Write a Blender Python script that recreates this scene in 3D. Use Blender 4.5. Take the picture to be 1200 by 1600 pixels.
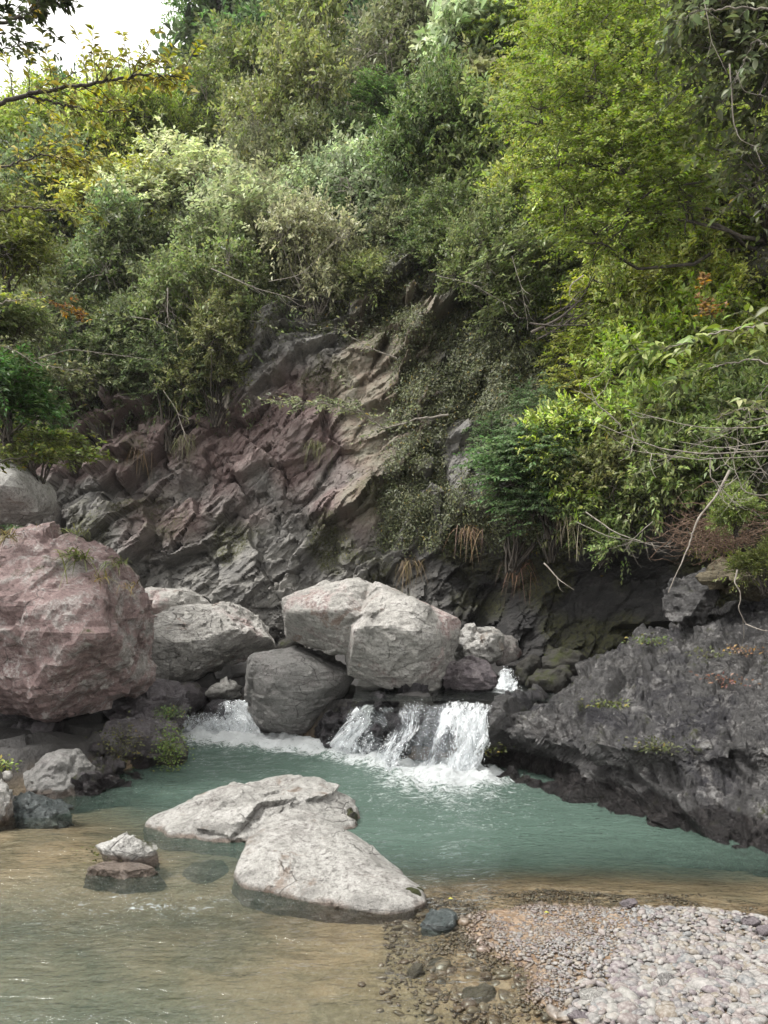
import bpy, bmesh, math, random
import numpy as np
from mathutils import Vector
random.seed(7)
rng = np.random.default_rng(11)
S = bpy.context.scene
C = S.collection
for o in list(bpy.data.objects): bpy.data.objects.remove(o)

# ------------------------------------------------------------------ camera, world, sun, exposure
F, HZ, CH = 1200.0, 930.0, 1.6          # focal length in photo pixels, horizon row, eye height
cam = bpy.data.cameras.new('camera'); camo = bpy.data.objects.new('camera', cam); C.objects.link(camo)
camo.location = (0, 0, CH); camo.rotation_euler = (math.radians(90), 0, 0)
cam.sensor_width = 36; cam.lens = F/1600*36; cam.shift_y = (HZ-800)/1600
cam.clip_start = .05; cam.clip_end = 600
S.camera = camo
SUN_EL, SUN_AZ = math.radians(58), math.radians(-105)     # azimuth from +Y, negative = left
w = bpy.data.worlds.new('World'); S.world = w; w.use_nodes = True
nt = w.node_tree; nt.nodes.clear()
sky = nt.nodes.new('ShaderNodeTexSky'); sky.sky_type = 'NISHITA'; sky.sun_disc = False
sky.sun_elevation = SUN_EL; sky.sun_rotation = SUN_AZ; sky.dust_density = 4; sky.air_density = 1.0
hs = nt.nodes.new('ShaderNodeHueSaturation'); hs.inputs['Saturation'].default_value = .12
mx = nt.nodes.new('ShaderNodeMix'); mx.data_type = 'RGBA'; mx.inputs[0].default_value = .6
mx.inputs['B'].default_value = (14.0, 13.7, 13.1, 1)
bg = nt.nodes.new('ShaderNodeBackground'); bg.inputs[1].default_value = .12
out = nt.nodes.new('ShaderNodeOutputWorld')
nt.links.new(sky.outputs[0], hs.inputs['Color']); nt.links.new(hs.outputs[0], mx.inputs['A'])
nt.links.new(mx.outputs['Result'], bg.inputs[0]); nt.links.new(bg.outputs[0], out.inputs[0])
sl = bpy.data.lights.new('sun', 'SUN'); sl.energy = 2.8; sl.angle = math.radians(16); sl.color = (1, .97, .92)
so = bpy.data.objects.new('sun', sl); C.objects.link(so); so.location = (-5, 8, 30)
sd = Vector((math.sin(SUN_AZ)*math.cos(SUN_EL), math.cos(SUN_AZ)*math.cos(SUN_EL), math.sin(SUN_EL)))
so.rotation_euler = sd.to_track_quat('Z', 'Y').to_euler()
S.view_settings.view_transform = 'Standard'; S.view_settings.look = 'None'
S.view_settings.exposure = 0.84; S.view_settings.gamma = 1; S.view_settings.use_curve_mapping = False
S.cycles.max_bounces = 6; S.cycles.diffuse_bounces = 3; S.cycles.glossy_bounces = 2
S.cycles.transparent_max_bounces = 10; S.cycles.transmission_bounces = 3

# ------------------------------------------------------------------ helpers
def P(u, v, D):
    u, v, D = np.asarray(u, float), np.asarray(v, float), np.asarray(D, float)
    return np.stack(np.broadcast_arrays((u-600)*D/F, D, CH-(v-HZ)*D/F), -1)
def W(u, v, z=0.0):                       # point on a level plane z seen at (u, v)
    return P(u, v, F*(CH-z)/(v-HZ))
def px(p):
    p = np.asarray(p); return 600+F*p[..., 0]/p[..., 1], HZ-F*(p[..., 2]-CH)/p[..., 1]

NT = np.random.default_rng(3).random((64, 64, 64)).astype(np.float32)
def vnoise(p):
    i = np.floor(p).astype(int); f = p-i; f = f*f*f*(f*(f*6-15)+10)
    i0 = i & 63; i1 = (i+1) & 63
    x0, y0, z0 = i0[..., 0], i0[..., 1], i0[..., 2]; x1, y1, z1 = i1[..., 0], i1[..., 1], i1[..., 2]
    fx, fy, fz = f[..., 0], f[..., 1], f[..., 2]
    a = NT[x0, y0, z0]*(1-fx)+NT[x1, y0, z0]*fx; b = NT[x0, y1, z0]*(1-fx)+NT[x1, y1, z0]*fx
    c = NT[x0, y0, z1]*(1-fx)+NT[x1, y0, z1]*fx; d = NT[x0, y1, z1]*(1-fx)+NT[x1, y1, z1]*fx
    return ((a*(1-fy)+b*fy)*(1-fz)+(c*(1-fy)+d*fy)*fz)*2-1
def fbm(p, o=4, g=.5):
    s = 0; a = 1; t = 0
    for k in range(o):
        s = s+a*vnoise(p*(2.03**k)+k*17.3); t += a; a *= g
    return s/t
JT = np.random.default_rng(5).random((32, 32, 32, 6)).astype(np.float32)
def chips(p):                              # every cell tilts its own way: broken rock facets; also edge distance
    i = np.floor(p).astype(int)
    best = np.full(p.shape[:-1], 9.); sec = best.copy(); val = np.zeros(p.shape[:-1])
    for dx in (-1, 0, 1):
        for dy in (-1, 0, 1):
            for dz in (-1, 0, 1):
                c = i+np.array([dx, dy, dz]); j = JT[c[..., 0] & 31, c[..., 1] & 31, c[..., 2] & 31]
                r = p-(c+j[..., :3]); d = np.sqrt((r*r).sum(-1))
                v = (r*(j[..., 3:]-.5)).sum(-1)*2+(j[..., 3]-.5)*.7
                m = d < best
                sec = np.where(m, best, np.minimum(sec, d)); val = np.where(m, v, val); best = np.where(m, d, best)
    return val, sec-best
def sstep(a, b, x):
    t = np.clip((x-a)/(b-a), 0, 1); return t*t*(3-2*t)

def mesh_np(name, V, Fc, smooth=True, attrs=None, vec=None):
    V = np.ascontiguousarray(V, np.float32).reshape(-1, 3); Fc = np.ascontiguousarray(Fc, np.int32)
    n, k = Fc.shape
    me = bpy.data.meshes.new(name)
    me.vertices.add(len(V)); me.vertices.foreach_set('co', V.ravel())
    me.loops.add(n*k); me.loops.foreach_set('vertex_index', Fc.ravel())
    me.polygons.add(n); me.polygons.foreach_set('loop_start', np.arange(0, n*k, k, dtype=np.int32))
    me.polygons.foreach_set('loop_total', np.full(n, k, np.int32))
    me.update(calc_edges=True)
    me.polygons.foreach_set('use_smooth', np.full(n, smooth, bool))
    for a, d in (attrs or {}).items():
        at = me.attributes.new(a, 'FLOAT', 'POINT'); at.data.foreach_set('value', np.ascontiguousarray(d, np.float32).ravel())
    for a, d in (vec or {}).items():
        at = me.attributes.new(a, 'FLOAT_VECTOR', 'POINT'); at.data.foreach_set('vector', np.ascontiguousarray(d, np.float32).ravel())
    me.update()
    return me
def link(name, me, m=None, parent=None, loc=None, label=None, cat=None, group=None, kind=None):
    o = bpy.data.objects.new(name, me); C.objects.link(o)
    if m is not None and me is not None:
        if len(me.materials) == 0: me.materials.append(m)
    if parent is not None: o.parent = parent
    if loc is not None: o.location = loc
    if label: o['label'] = label
    if cat: o['category'] = cat
    if group: o['group'] = group
    if kind: o['kind'] = kind
    return o
def thing(name, label, cat, loc, group=None):
    return link(name, None, None, None, tuple(float(a) for a in loc), label, cat, group)
def gridf(nr, nc):
    a = np.arange((nr-1)*(nc-1)); r = a//(nc-1); c = a % (nc-1); i = r*nc+c
    return np.stack([i, i+1, i+nc+1, i+nc], 1)

class NB:                                  # small node builder
    def __init__(s, name):
        s.m = bpy.data.materials.new(name); s.m.use_nodes = True; s.t = s.m.node_tree; s.t.nodes.clear()
        s.o = s.n('OutputMaterial')
    def n(s, ty, **kw):
        n = s.t.nodes.new('ShaderNode'+ty)
        for k, v in kw.items(): setattr(n, k, v)
        return n
    def l(s, a, b): s.t.links.new(a, b)
    def val(s, inp, v):
        if isinstance(v, bpy.types.NodeSocket): s.l(v, inp)
        elif isinstance(v, tuple) and len(v) == 3 and inp.type == 'RGBA': inp.default_value = (*v, 1)
        else: inp.default_value = v
    def math(s, op, a, b=0., clamp=False):
        n = s.n('Math', operation=op, use_clamp=clamp); s.val(n.inputs[0], a); s.val(n.inputs[1], b); return n.outputs[0]
    def mix(s, f, a, b, mode='MIX'):
        n = s.n('Mix', data_type='RGBA', blend_type=mode); s.val(n.inputs[0], f); s.val(n.inputs['A'], a); s.val(n.inputs['B'], b)
        return n.outputs['Result']
    def noise(s, vec, scale, detail=4, rough=.55, dist=0.):
        n = s.n('TexNoise'); s.l(vec, n.inputs['Vector']); n.inputs['Scale'].default_value = scale
        n.inputs['Detail'].default_value = detail; n.inputs['Roughness'].default_value = rough; n.inputs['Distortion'].default_value = dist
        return n.outputs[0]
    def ramp(s, f, a, b, lo=0., hi=1.):
        n = s.n('MapRange', interpolation_type='SMOOTHSTEP'); s.val(n.inputs[0], f)
        n.inputs[1].default_value = a; n.inputs[2].default_value = b; n.inputs[3].default_value = lo; n.inputs[4].default_value = hi
        return n.outputs[0]
    def attr(s, name):
        n = s.n('Attribute', attribute_name=name); return n.outputs['Fac']
    def scale(s, vec, sc, rot=(0, 0, 0)):
        n = s.n('Mapping'); s.l(vec, n.inputs[0]); n.inputs['Scale'].default_value = sc; n.inputs['Rotation'].default_value = rot; return n.outputs[0]
    def bump(s, h, st, dist, nrm=None):
        n = s.n('Bump'); s.val(n.inputs['Strength'], st); n.inputs['Distance'].default_value = dist; s.l(h, n.inputs['Height'])
        if nrm is not None: s.l(nrm, n.inputs['Normal'])
        return n.outputs[0]
    def pos(s): return s.n('NewGeometry').outputs['Position']

def unit(v): return v/(np.linalg.norm(v, axis=-1, keepdims=True)+1e-9)
def rock_mat(name, base, alt, alt2, pale, alt_amt=.5, pale_amt=.35, rough=.75, wetz=None, moss=0., wet=0., stain=None, fine=1., veins=0.):
    b = NB(name); p = b.pos()
    big = b.noise(p, 1.1, 4, .6, .6); mid = b.noise(p, 5., 6, .65, .4); sm = b.noise(p, 28., 8, .75)
    tiny = b.noise(p, 130., 3, .7)
    st = b.noise(b.scale(p, (3., 3., 14.), (.25, -.6, 0)), 1.6, 6, .7, .8)
    c = b.mix(b.ramp(b.math('ADD', b.math('MULTIPLY', big, .6), b.math('MULTIPLY', mid, .4)), .56-alt_amt*.12, .63-alt_amt*.12), base, alt)
    c = b.mix(b.ramp(mid, .48, .68, 0, .7), c, alt2)
    pn = b.math('ADD', b.math('MULTIPLY', sm, .55), b.math('MULTIPLY', mid, .45))
    c = b.mix(b.ramp(pn, .60-pale_amt*.22, .70-pale_amt*.18, 0, .85), c, pale)
    c = b.mix(b.ramp(st, .54, .72, 0, .35), c, pale)
    dk = b.math('MULTIPLY', b.ramp(sm, .32, .5, .5, 1.06), b.ramp(mid, .3, .5, .7, 1.05))
    wv = b.n('Mix', data_type='VECTOR'); wv.inputs[0].default_value = .12; b.l(p, wv.inputs['A']); nn_ = b.n('TexNoise'); b.l(p, nn_.inputs['Vector']); nn_.inputs['Scale'].default_value = 3.5; nn_.inputs['Detail'].default_value = 5; b.l(nn_.outputs['Color'], wv.inputs['B'])
    ck = b.n('TexVoronoi', feature='DISTANCE_TO_EDGE'); ck.inputs['Scale'].default_value = 3.2; b.l(b.scale(wv.outputs['Result'], (1., 1., 2.8), (.35, -.6, .1)), ck.inputs['Vector'])
    crk = b.ramp(b.math('ADD', ck.outputs[0], b.math('MULTIPLY', b.ramp(big, .4, .6), .035)), .0, .022)
    c = b.mix(b.ramp(crk, 0, 1, .7, 0), c, (.03, .027, .025))
    vv = b.n('HueSaturation'); b.l(c, vv.inputs['Color'])
    b.l(b.math('MULTIPLY', dk, b.ramp(tiny, .3, .7, .8, 1.2)), vv.inputs['Value']); c = vv.outputs[0]
    if veins:
        vw = b.n('TexVoronoi', feature='DISTANCE_TO_EDGE'); b.l(b.scale(p, (2.2, 2.2, 5.), (.3, -.5, .2)), vw.inputs['Vector'])
        vw.inputs['Scale'].default_value = 1.3
        c = b.mix(b.ramp(vw.outputs[0], .0, .02, veins, 0), c, pale)
    if stain:
        c = b.mix(b.ramp(b.noise(p, 2.3, 5, .7, 1.), .58, .70, 0, .7), c, stain)
    if moss:
        nz = b.n('SeparateXYZ'); b.l(b.n('NewGeometry').outputs['Normal'], nz.inputs[0])
        mm = b.math('MULTIPLY', b.ramp(b.noise(p, 3.4, 6, .75), .60-moss*.2, .72-moss*.2), b.ramp(nz.outputs['Z'], -.5, .5))
        c = b.mix(mm, c, (.045, .052, .014))
    r = rough
    if wet or wetz is not None:
        sz = b.n('SeparateXYZ'); b.l(p, sz.inputs[0])
        if wetz is not None:
            wf = b.ramp(b.math('SUBTRACT', sz.outputs['Z'], b.math('MULTIPLY', b.math('SUBTRACT', mid, .5), .12)), wetz, wetz+.035, 1, wet)
        else: wf = wet
        c = b.mix(wf, c, b.mix(1., c, (.24, .22, .22) if base[0] < .15 else (.42, .35, .31), 'MULTIPLY'))
        mr = b.n('Mix'); b.val(mr.inputs[0], wf); mr.inputs['A'].default_value = rough; mr.inputs['B'].default_value = .3; r = mr.outputs['Result']
    bs = b.n('BsdfPrincipled'); b.l(c, bs.inputs['Base Color']); b.val(bs.inputs['Roughness'], r)
    bs.inputs['Specular IOR Level'].default_value = .35
    nr = b.bump(crk, .8*fine, .02)
    nr = b.bump(mid, .7*fine, .14, nr); nr = b.bump(st, .7*fine, .07, nr); nr = b.bump(sm, .9*fine, .05, nr); nr = b.bump(tiny, .5*fine, .006, nr)
    b.l(nr, bs.inputs['Normal']); b.l(bs.outputs[0], b.o.inputs[0])
    return b.m

M = {}
M['pale'] = rock_mat('pale grey rock', (.34, .33, .31), (.27, .255, .24), (.37, .355, .335), (.48, .47, .45), .4, .6, wetz=.002, stain=(.2, .14, .10))
M['cap'] = rock_mat('pale rock with low wet line', (.38, .37, .35), (.30, .29, .27), (.40, .39, .37), (.5, .49, .47), .4, .6, wetz=.055, moss=.05)
M['sunk'] = rock_mat('sunken rock', (.13, .11, .09), (.09, .075, .065), (.15, .12, .10), (.2, .17, .14), .5, .3)
M['pink'] = rock_mat('pinkish grey boulder rock', (.40, .385, .36), (.37, .285, .27), (.29, .275, .26), (.55, .535, .51), .35, .5, wetz=.04, stain=(.2, .115, .08))
M['red'] = rock_mat('red purple boulder rock', (.26, .185, .178), (.30, .28, .265), (.22, .155, .15), (.46, .44, .42), .5, .42, wetz=.04, moss=.05, veins=.35)
M['purple'] = rock_mat('purple grey rock', (.19, .165, .175), (.15, .12, .13), (.2, .18, .18), (.30, .28, .28), .5, .35, wetz=.03)
M['grey'] = rock_mat('plain grey rock', (.24, .235, .225), (.19, .185, .18), (.22, .20, .195), (.34, .33, .32), .5, .3, wetz=.05)
M['slab'] = rock_mat('dark schist rock', (.072, .070, .070), (.036, .035, .040), (.11, .102, .097), (.26, .255, .25), .6, .40, rough=.34, wetz=.14, moss=.14)
M['black'] = rock_mat('wet black rock', (.035, .033, .036), (.022, .022, .024), (.05, .042, .05), (.10, .095, .10), .5, .2, rough=.35, moss=.12)
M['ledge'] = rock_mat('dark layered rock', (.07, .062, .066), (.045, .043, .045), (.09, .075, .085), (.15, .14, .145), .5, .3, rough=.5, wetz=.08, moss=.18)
M['step'] = rock_mat('layered purple grey rock', (.125, .112, .12), (.07, .065, .07), (.14, .125, .135), (.27, .26, .265), .5, .4, rough=.5, wetz=.10, moss=.14)
M['teal'] = rock_mat('wet blue grey rock', (.07, .085, .085), (.05, .06, .06), (.09, .10, .10), (.22, .24, .24), .5, .3, rough=.3, veins=.4)
M['mossy'] = rock_mat('mossy dark rock', (.055, .052, .045), (.035, .035, .03), (.06, .05, .04), (.12, .11, .09), .5, .2, rough=.6, moss=.6)

# ------------------------------------------------------------------ the land
def Yb(x): return np.interp(x, [-24, -14, -8, -5, -3, 0, 1.5, 2.5, 3.5, 4.5, 6, 9, 14], [16, 15, 13.5, 12.6, 12.0, 11.1, 10.2, 9.5, 8.8, 8.1, 7.0, 5.0, 3])
def prof(z, x):
    k = sstep(2.5, 5.5, x)
    a = np.interp(z, [-1, 0, 3, 6, 12, 40], [-.2, 0, .7, 1.7, 6.2, 33])
    b = np.interp(z, [-1, 0, 3, 10, 40], [-.2, 0, .6, 3.2, 22])
    return a*(1-k)+b*k
def land_y(x, z):
    y = Yb(x)+prof(z, x)
    under = sstep(.4, 1.8, x)*(1-sstep(4.2, 5, x))
    y = y+under*(.9*(1-sstep(1.7, 2.6, z)))                # the undercut foot of the bank on the right
    y = y-under*.5*np.exp(-((z-3.0)/.9)**2)
    return y+.7*fbm(np.stack([x*.33, z*.33, x*0+2.2], -1), 3)
def zcap(x): return np.interp(x, [-30, -16, -9, -7, -5.4, -4, 14], [13.2, 13.6, 13.4, 13.4, 17.5, 31, 37])
def surf(u, v):                                            # where the sight line through (u, v) meets the land
    D = np.linspace(6, 45, 800); p = P(u, v, D)
    h = p[:, 1]-land_y(p[:, 0], p[:, 2])
    ok = np.where((h > 0) & (p[:, 2] < zcap(p[:, 0])))[0]
    return p[ok[0]] if len(ok) else None

def cliff_disp(x, z, y):
    q = np.stack([x, y*.5, z], -1)
    a = math.radians(40)
    w1 = fbm(q*.55, 3)
    p = z*math.cos(a)-x*math.sin(a)+.25*w1
    wp = q+.07*np.stack([fbm(q*2.5+1, 3), fbm(q*2.5+31, 3), fbm(q*2.5+61, 3)], -1)
    cw, _ = chips(wp*np.array([.9, .9, .9])+4)
    s1 = p/1.3+.45*cw; f1 = s1-np.floor(s1); cx, _ = chips(wp*2.1+14); s2 = p/.36+1.1*cw+.5*cx; f2 = s2-np.floor(s2); s3 = p/.13+1.5*cx+.5*cw; f3 = s3-np.floor(s3)
    m1 = .25+.75*sstep(-.3, .35, fbm(q*.6+9, 2)); m2 = sstep(0., .5, fbm(q*1.1+21, 2))
    d = .80*m1*(1-f1)**1.2*sstep(0, .04, f1)+.09*m2*(1-f2)*sstep(0, .08, f2)+.035*sstep(-.1, .4, fbm(q*1.7+71, 2))*(1-f3)
    x, z, y = wp[..., 0], wp[..., 2], wp[..., 1]*2
    rot = np.stack([(x*math.cos(a)+z*math.sin(a))*.55, y, (-x*math.sin(a)+z*math.cos(a))*1.15], -1)
    c1, e1 = chips(rot*1.5+w1[..., None]); c2, e2 = chips(rot*4.2+3)
    c3, e3 = chips(rot*11.+8)
    d = d+.42*c1+.13*c2+.035*c3+.20*fbm(q*.6+3, 2)+.015*fbm(q*9, 3)-.06*np.exp(-e1/.04)-.02*np.exp(-e2/.05)
    return d
nx, nz = 700, 330
X, Z = np.meshgrid(np.linspace(-9.5, 7, nx), np.linspace(-.4, 7.4, nz))
Y = land_y(X, Z); d = cliff_disp(X, Z, Y)
fade = 1-.25*sstep(.5, 2.2, X)
tz_ = np.exp(-((px(np.stack([X, Y, Z], -1))[0]-600)/90)**2-((Z-4.4)/1.4)**2); d = d*(1-.5*tz_); Vc = np.stack([X, Y-d*fade, Z+d*.15], -1)
U_, V_ = px(Vc)
n1 = fbm(np.stack([X*.8, Y, Z*.8], -1), 4)
tan = sstep(-.15, .2, .9-np.hypot((U_-600-(690-V_)*.15)/100, (V_-610)/190)+n1*.5)       # earthy orange patch
redz = sstep(-.2, .3, n1*.7+.55-np.abs(V_-690)/190-np.maximum(0, (U_-560)/120)*.8)        # purple red band
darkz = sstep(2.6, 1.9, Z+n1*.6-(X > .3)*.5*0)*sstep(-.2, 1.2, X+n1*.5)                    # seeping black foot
mossz = sstep(0, .35, fbm(np.stack([X*1.2, Y, Z*1.2+40], -1), 4)+.30*sstep(640, 520, V_)+.25*sstep(640, 740, U_)-.12)
b = NB('cliff rock'); p = b.pos()
mid = b.noise(p, 3.2, 6, .7, .6); sm = b.noise(p, 22., 8, .75); tiny = b.noise(p, 90., 3, .7)
st = b.noise(b.scale(p, (1., 1., 2.6), (0, math.radians(40), 0)), 3.4, 8, .78, .2)
drip = b.noise(b.scale(p, (9., 2., .9)), 1.5, 5, .6, .3)
c = b.mix(b.ramp(mid, .40, .62), (.145, .14, .132), (.27, .26, .24))
c = b.mix(b.ramp(st, .5, .7, 0, .6), c, (.20, .19, .175))
rc = b.mix(b.ramp(mid, .4, .65), (.185, .13, .122), (.27, .215, .20)); rc = b.mix(b.ramp(drip, .55, .75, 0, .5), rc, (.25, .21, .205))
c = b.mix(b.attr('redz'), c, rc)
c = b.mix(b.attr('tan'), c, b.mix(b.ramp(mid, .35, .65), (.215, .17, .13), (.24, .225, .175)))
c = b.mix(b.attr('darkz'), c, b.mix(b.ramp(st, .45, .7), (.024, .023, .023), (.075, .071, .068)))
c = b.mix(b.math('MULTIPLY', b.attr('mossz'), b.ramp(sm, .40, .55)), c, b.mix(b.ramp(tiny, .4, .6), (.035, .04, .014), (.09, .088, .035)))
hv = b.n('HueSaturation'); b.l(c, hv.inputs['Color']); b.l(b.ramp(sm, .3, .5, .5, 1.05), hv.inputs['Value'])
bs = b.n('BsdfPrincipled'); b.l(hv.outputs[0], bs.inputs['Base Color']); bs.inputs['Roughness'].default_value = .72
nr = b.bump(st, .6, .06); nr = b.bump(sm, .9, .05, nr); nr = b.bump(tiny, .5, .012, nr); b.l(nr, bs.inputs['Normal']); b.l(bs.outputs[0], b.o.inputs[0])
M['cliff'] = b.m
link('cliff', mesh_np('cliff', Vc, gridf(nz, nx), False, dict(tan=tan, redz=redz, darkz=darkz, mossz=mossz)), M['cliff'], kind='structure')

b = NB('hillside soil'); p = b.pos(); n_ = b.noise(p, 3, 6, .7)
bs = b.n('BsdfPrincipled'); b.l(b.mix(b.ramp(n_, .35, .65), (.018, .017, .011), (.05, .045, .03)), bs.inputs['Base Color'])
bs.inputs['Roughness'].default_value = .95; b.l(b.bump(n_, 1, .3), bs.inputs['Normal']); b.l(bs.outputs[0], b.o.inputs[0]); M['soil'] = b.m
nx, nz = 170, 130
xs = np.linspace(-26, 15, nx); t = np.linspace(0, 1, nz)
X, T = np.meshgrid(xs, t); Z = -.6+T*(zcap(X)+.6)
Y = land_y(X, Z)+.55*(1-sstep(6.8, 7.6, Z))*((X > -9.6) & (X < 7.1)); Y = Y-.5*fbm(np.stack([X*.5, Y*.2, Z*.5], -1), 3)
back = [np.stack([X[-1], Y[-1]+k*4, Z[-1]-k*k*.8], -1)[None] for k in range(1, 6)]
Vh = np.concatenate([np.stack([X, Y, Z], -1)]+back, 0)
link('hillside', mesh_np('hillside', Vh, gridf(nz+5, nx)), M['soil'], kind='structure')
# valley ground far round the stream, so nothing ends in mid air
gx, gy = np.meshgrid(np.linspace(-60, 60, 61), np.linspace(-60, 110, 91))
gz = -1.6+.3*fbm(np.stack([gx*.1, gy*.1, gx*0], -1), 3)
link('ground', mesh_np('ground', np.stack([gx, gy, gz], -1), gridf(91, 61)), M['soil'], kind='structure')

# stream bed: soundings (photo position on the water, bed level)
SND = [(0, 1600, -.30), (250, 1600, -.26), (500, 1600, -.20), (700, 1600, -.16), (820, 1600, -.07), (0, 1420, -.22), (200, 1460, -.20), (350, 1500, -.17), (500, 1480, -.15),
       (600, 1500, -.12), (700, 1500, -.06), (760, 1540, -.05), (300, 1400, -.20), (80, 1320, -.10), (20, 1310, -.05), (200, 1370, -.16), (270, 1320, -.14), (330, 1340, -.14), (240, 1250, -.13), (180, 1240, -.10),
       (640, 1440, -.05), (700, 1440, -.015), (680, 1400, -.03), (760, 1395, -.03), (850, 1395, -.025), (950, 1400, -.02), (1050, 1405, -.02), (1200, 1418, -.03),
       (650, 1378, -.07), (800, 1365, -.07), (950, 1370, -.07), (1100, 1385, -.07), (1200, 1395, -.07), (700, 1345, -.13), (850, 1340, -.13), (1000, 1345, -.13), (1150, 1368, -.12), (600, 1330, -.25), (720, 1318, -.22), (860, 1312, -.22), (980, 1320, -.20), (1090, 1338, -.20),
       (600, 1290, -.8), (700, 1285, -.75), (850, 1280, -.7), (960, 1295, -.5), (560, 1240, -1.1), (650, 1230, -1.2), (760, 1250, -1.1), (300, 1220, -.38), (400, 1190, -.9), (500, 1200, -1.), (350, 1165, -.8), (250, 1225, -.22),
       (760, 1440, .012), (800, 1480, .02), (850, 1430, .02), (900, 1500, .04), (860, 1560, .02), (930, 1440, .02), (1000, 1440, .04), (1100, 1450, .05), (1200, 1460, .04), (1050, 1520, .08), (1200, 1540, .10), (950, 1600, .05), (1100, 1620, .12), (1250, 1650, .14),
       (1100, 1750, .16), (800, 1750, .03), (600, 1750, -.12), (300, 1750, -.3), (1300, 1425, .0), (1400, 1500, .1), (560, 1385, -.14), (1000, 1800, .18), (1500, 1800, .2)]
SND = [(u, v, z*.55 if (z > -.45 and z < 0 and u < 620 and v > 1290) else z) for u, v, z in SND]
sp = np.array([W(u, v)[:2] for u, v, _ in SND]); sz = np.array([z for _, _, z in SND])
def bed_z(x, y):
    x, y = np.asarray(x, float), np.asarray(y, float)
    num = np.zeros_like(x); den = np.zeros_like(x)
    for (a, c_), z in zip(sp, sz):
        w_ = 1/(((x-a)**2+(y-c_)**2)/(.2+.04*c_)**2+.05)**1.75; num += w_*z; den += w_
    z = num/den
    yf = np.interp(x, [-2.4, -1.3, -.53, 0, .76, 1.2, 3], [9.1, 8.7, 7.93, 7.42, 7.10, 7.1, 7.0])
    up = sstep(.02, .32, y-yf); z = z*(1-up)+.50*up+up*.25*sstep(1.5, 3.5, y-yf)
    xb = np.interp(y, [1, 3.5, 5.3, 6.2, 6.7, 7.25, 8.4, 9.1, 12], [-6, -3.6, -2.8, -2.62, -2.35, -1.95, -2.1, -2.3, -2.3])
    lb = sstep(-.05, .55, xb-x); z = z*(1-lb)+.32*lb
    return z
nx, ny = 330, 330
X, Y = np.meshgrid(np.linspace(-7, 5.5, nx), 1.0*(13.2/1.0)**np.linspace(0, 1, ny))
Z = bed_z(X, Y)
for _ in range(3): Z[1:-1, 1:-1] = np.where(Z[1:-1, 1:-1] < .1, (Z[:-2, 1:-1]+Z[2:, 1:-1]+Z[1:-1, :-2]+Z[1:-1, 2:])/4, Z[1:-1, 1:-1])
for j in range(1, ny): Z[j] = np.maximum(Z[j], np.where(Z[j-1] < 0, Z[j-1]-.17*(Y[j]-Y[j-1]), -9))      # silt lies at a gentle slope
q = np.stack([X, Y, Z], -1)
rocky = sstep(-.02, .25, Z)*sstep(5.2, 6, Y-X*.5+.9)
cc, ee = chips(q*np.array([2.2, 2.2, 3.]))
Z = Z+rocky*(.10*cc+.06*fbm(q*3, 4))+(1-rocky)*.012*fbm(q*5, 4)
dep = -Z
b = NB('stream bed'); p = b.pos(); n1_ = b.noise(p, 2.2, 5, .6, .5); n2_ = b.noise(p, 40., 4, .7); n3_ = b.noise(p, 9, 6, .7)
vo = b.n('TexVoronoi'); b.l(p, vo.inputs['Vector']); vo.inputs['Scale'].default_value = 38
gr = b.n('HueSaturation'); gr.inputs['Saturation'].default_value = .22; gr.inputs['Color'].default_value = (.3, .2, .15, 1)
cs = b.mix(b.ramp(n1_, .4, .6), (.21, .15, .095), (.13, .10, .062)); cs = b.mix(b.ramp(n2_, .45, .65, 0, .5), cs, (.26, .21, .15))
cg = b.mix(b.ramp(vo.outputs['Color'], .2, .8), (.14, .088, .05), (.25, .185, .13))
cg = b.mix(b.ramp(n3_, .45, .7), cg, (.10, .075, .05))
c = b.mix(b.attr('gravel'), cs, cg)
c = b.mix(b.attr('rocky'), c, b.mix(n3_, (.016, .015, .015), (.05, .047, .045)))
bs = b.n('BsdfPrincipled'); b.l(c, bs.inputs['Base Color']); bs.inputs['Roughness'].default_value = .8
nr = b.bump(vo.outputs[0], .5, .01); nr = b.bump(n3_, .6, .05, nr); b.l(nr, bs.inputs['Normal']); b.l(bs.outputs[0], b.o.inputs[0]); M['bed'] = b.m
gravel = sstep(-.13, -.03, Z+.05*fbm(q*3+5, 3))*sstep(-.35, .45, X+.05+.7*fbm(q*1.5, 3))
link('riverbed', mesh_np('riverbed', np.stack([X, Y, Z], -1), gridf(ny, nx), True, dict(gravel=gravel, rocky=rocky)), M['bed'], kind='structure')

# ------------------------------------------------------------------ boulders
def ico(n):
    bm = bmesh.new(); bmesh.ops.create_icosphere(bm, subdivisions=n, radius=1)
    v = np.array([x.co[:] for x in bm.verts]); f = np.array([[x.index for x in g.verts] for g in bm.faces]); bm.free(); return v, f
ICO = {}
def planes(pts):
    bm = bmesh.new()
    for q in pts: bm.verts.new(q)
    r = bmesh.ops.convex_hull(bm, input=bm.verts[:]); fs = [f for f in bm.faces]; res = []
    for f in fs:
        f.normal_update(); n = np.array(f.normal[:]); d = n@np.array(f.verts[0].co[:]); res.append((*n, d))
    cen = np.mean([v.co[:] for v in bm.verts if v.link_faces], 0); bm.free()
    res = np.array(res); s = np.sign(res[:, 3]-res[:, :3]@cen); s[s == 0] = 1; res *= s[:, None]
    keep = []
    for r_ in res:
        if not any(abs(r_[:3]@k[:3]) > .996 and abs(r_[3]-k[3]) < .03 for k in keep): keep.append(r_)
    return np.array(keep), cen
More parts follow.
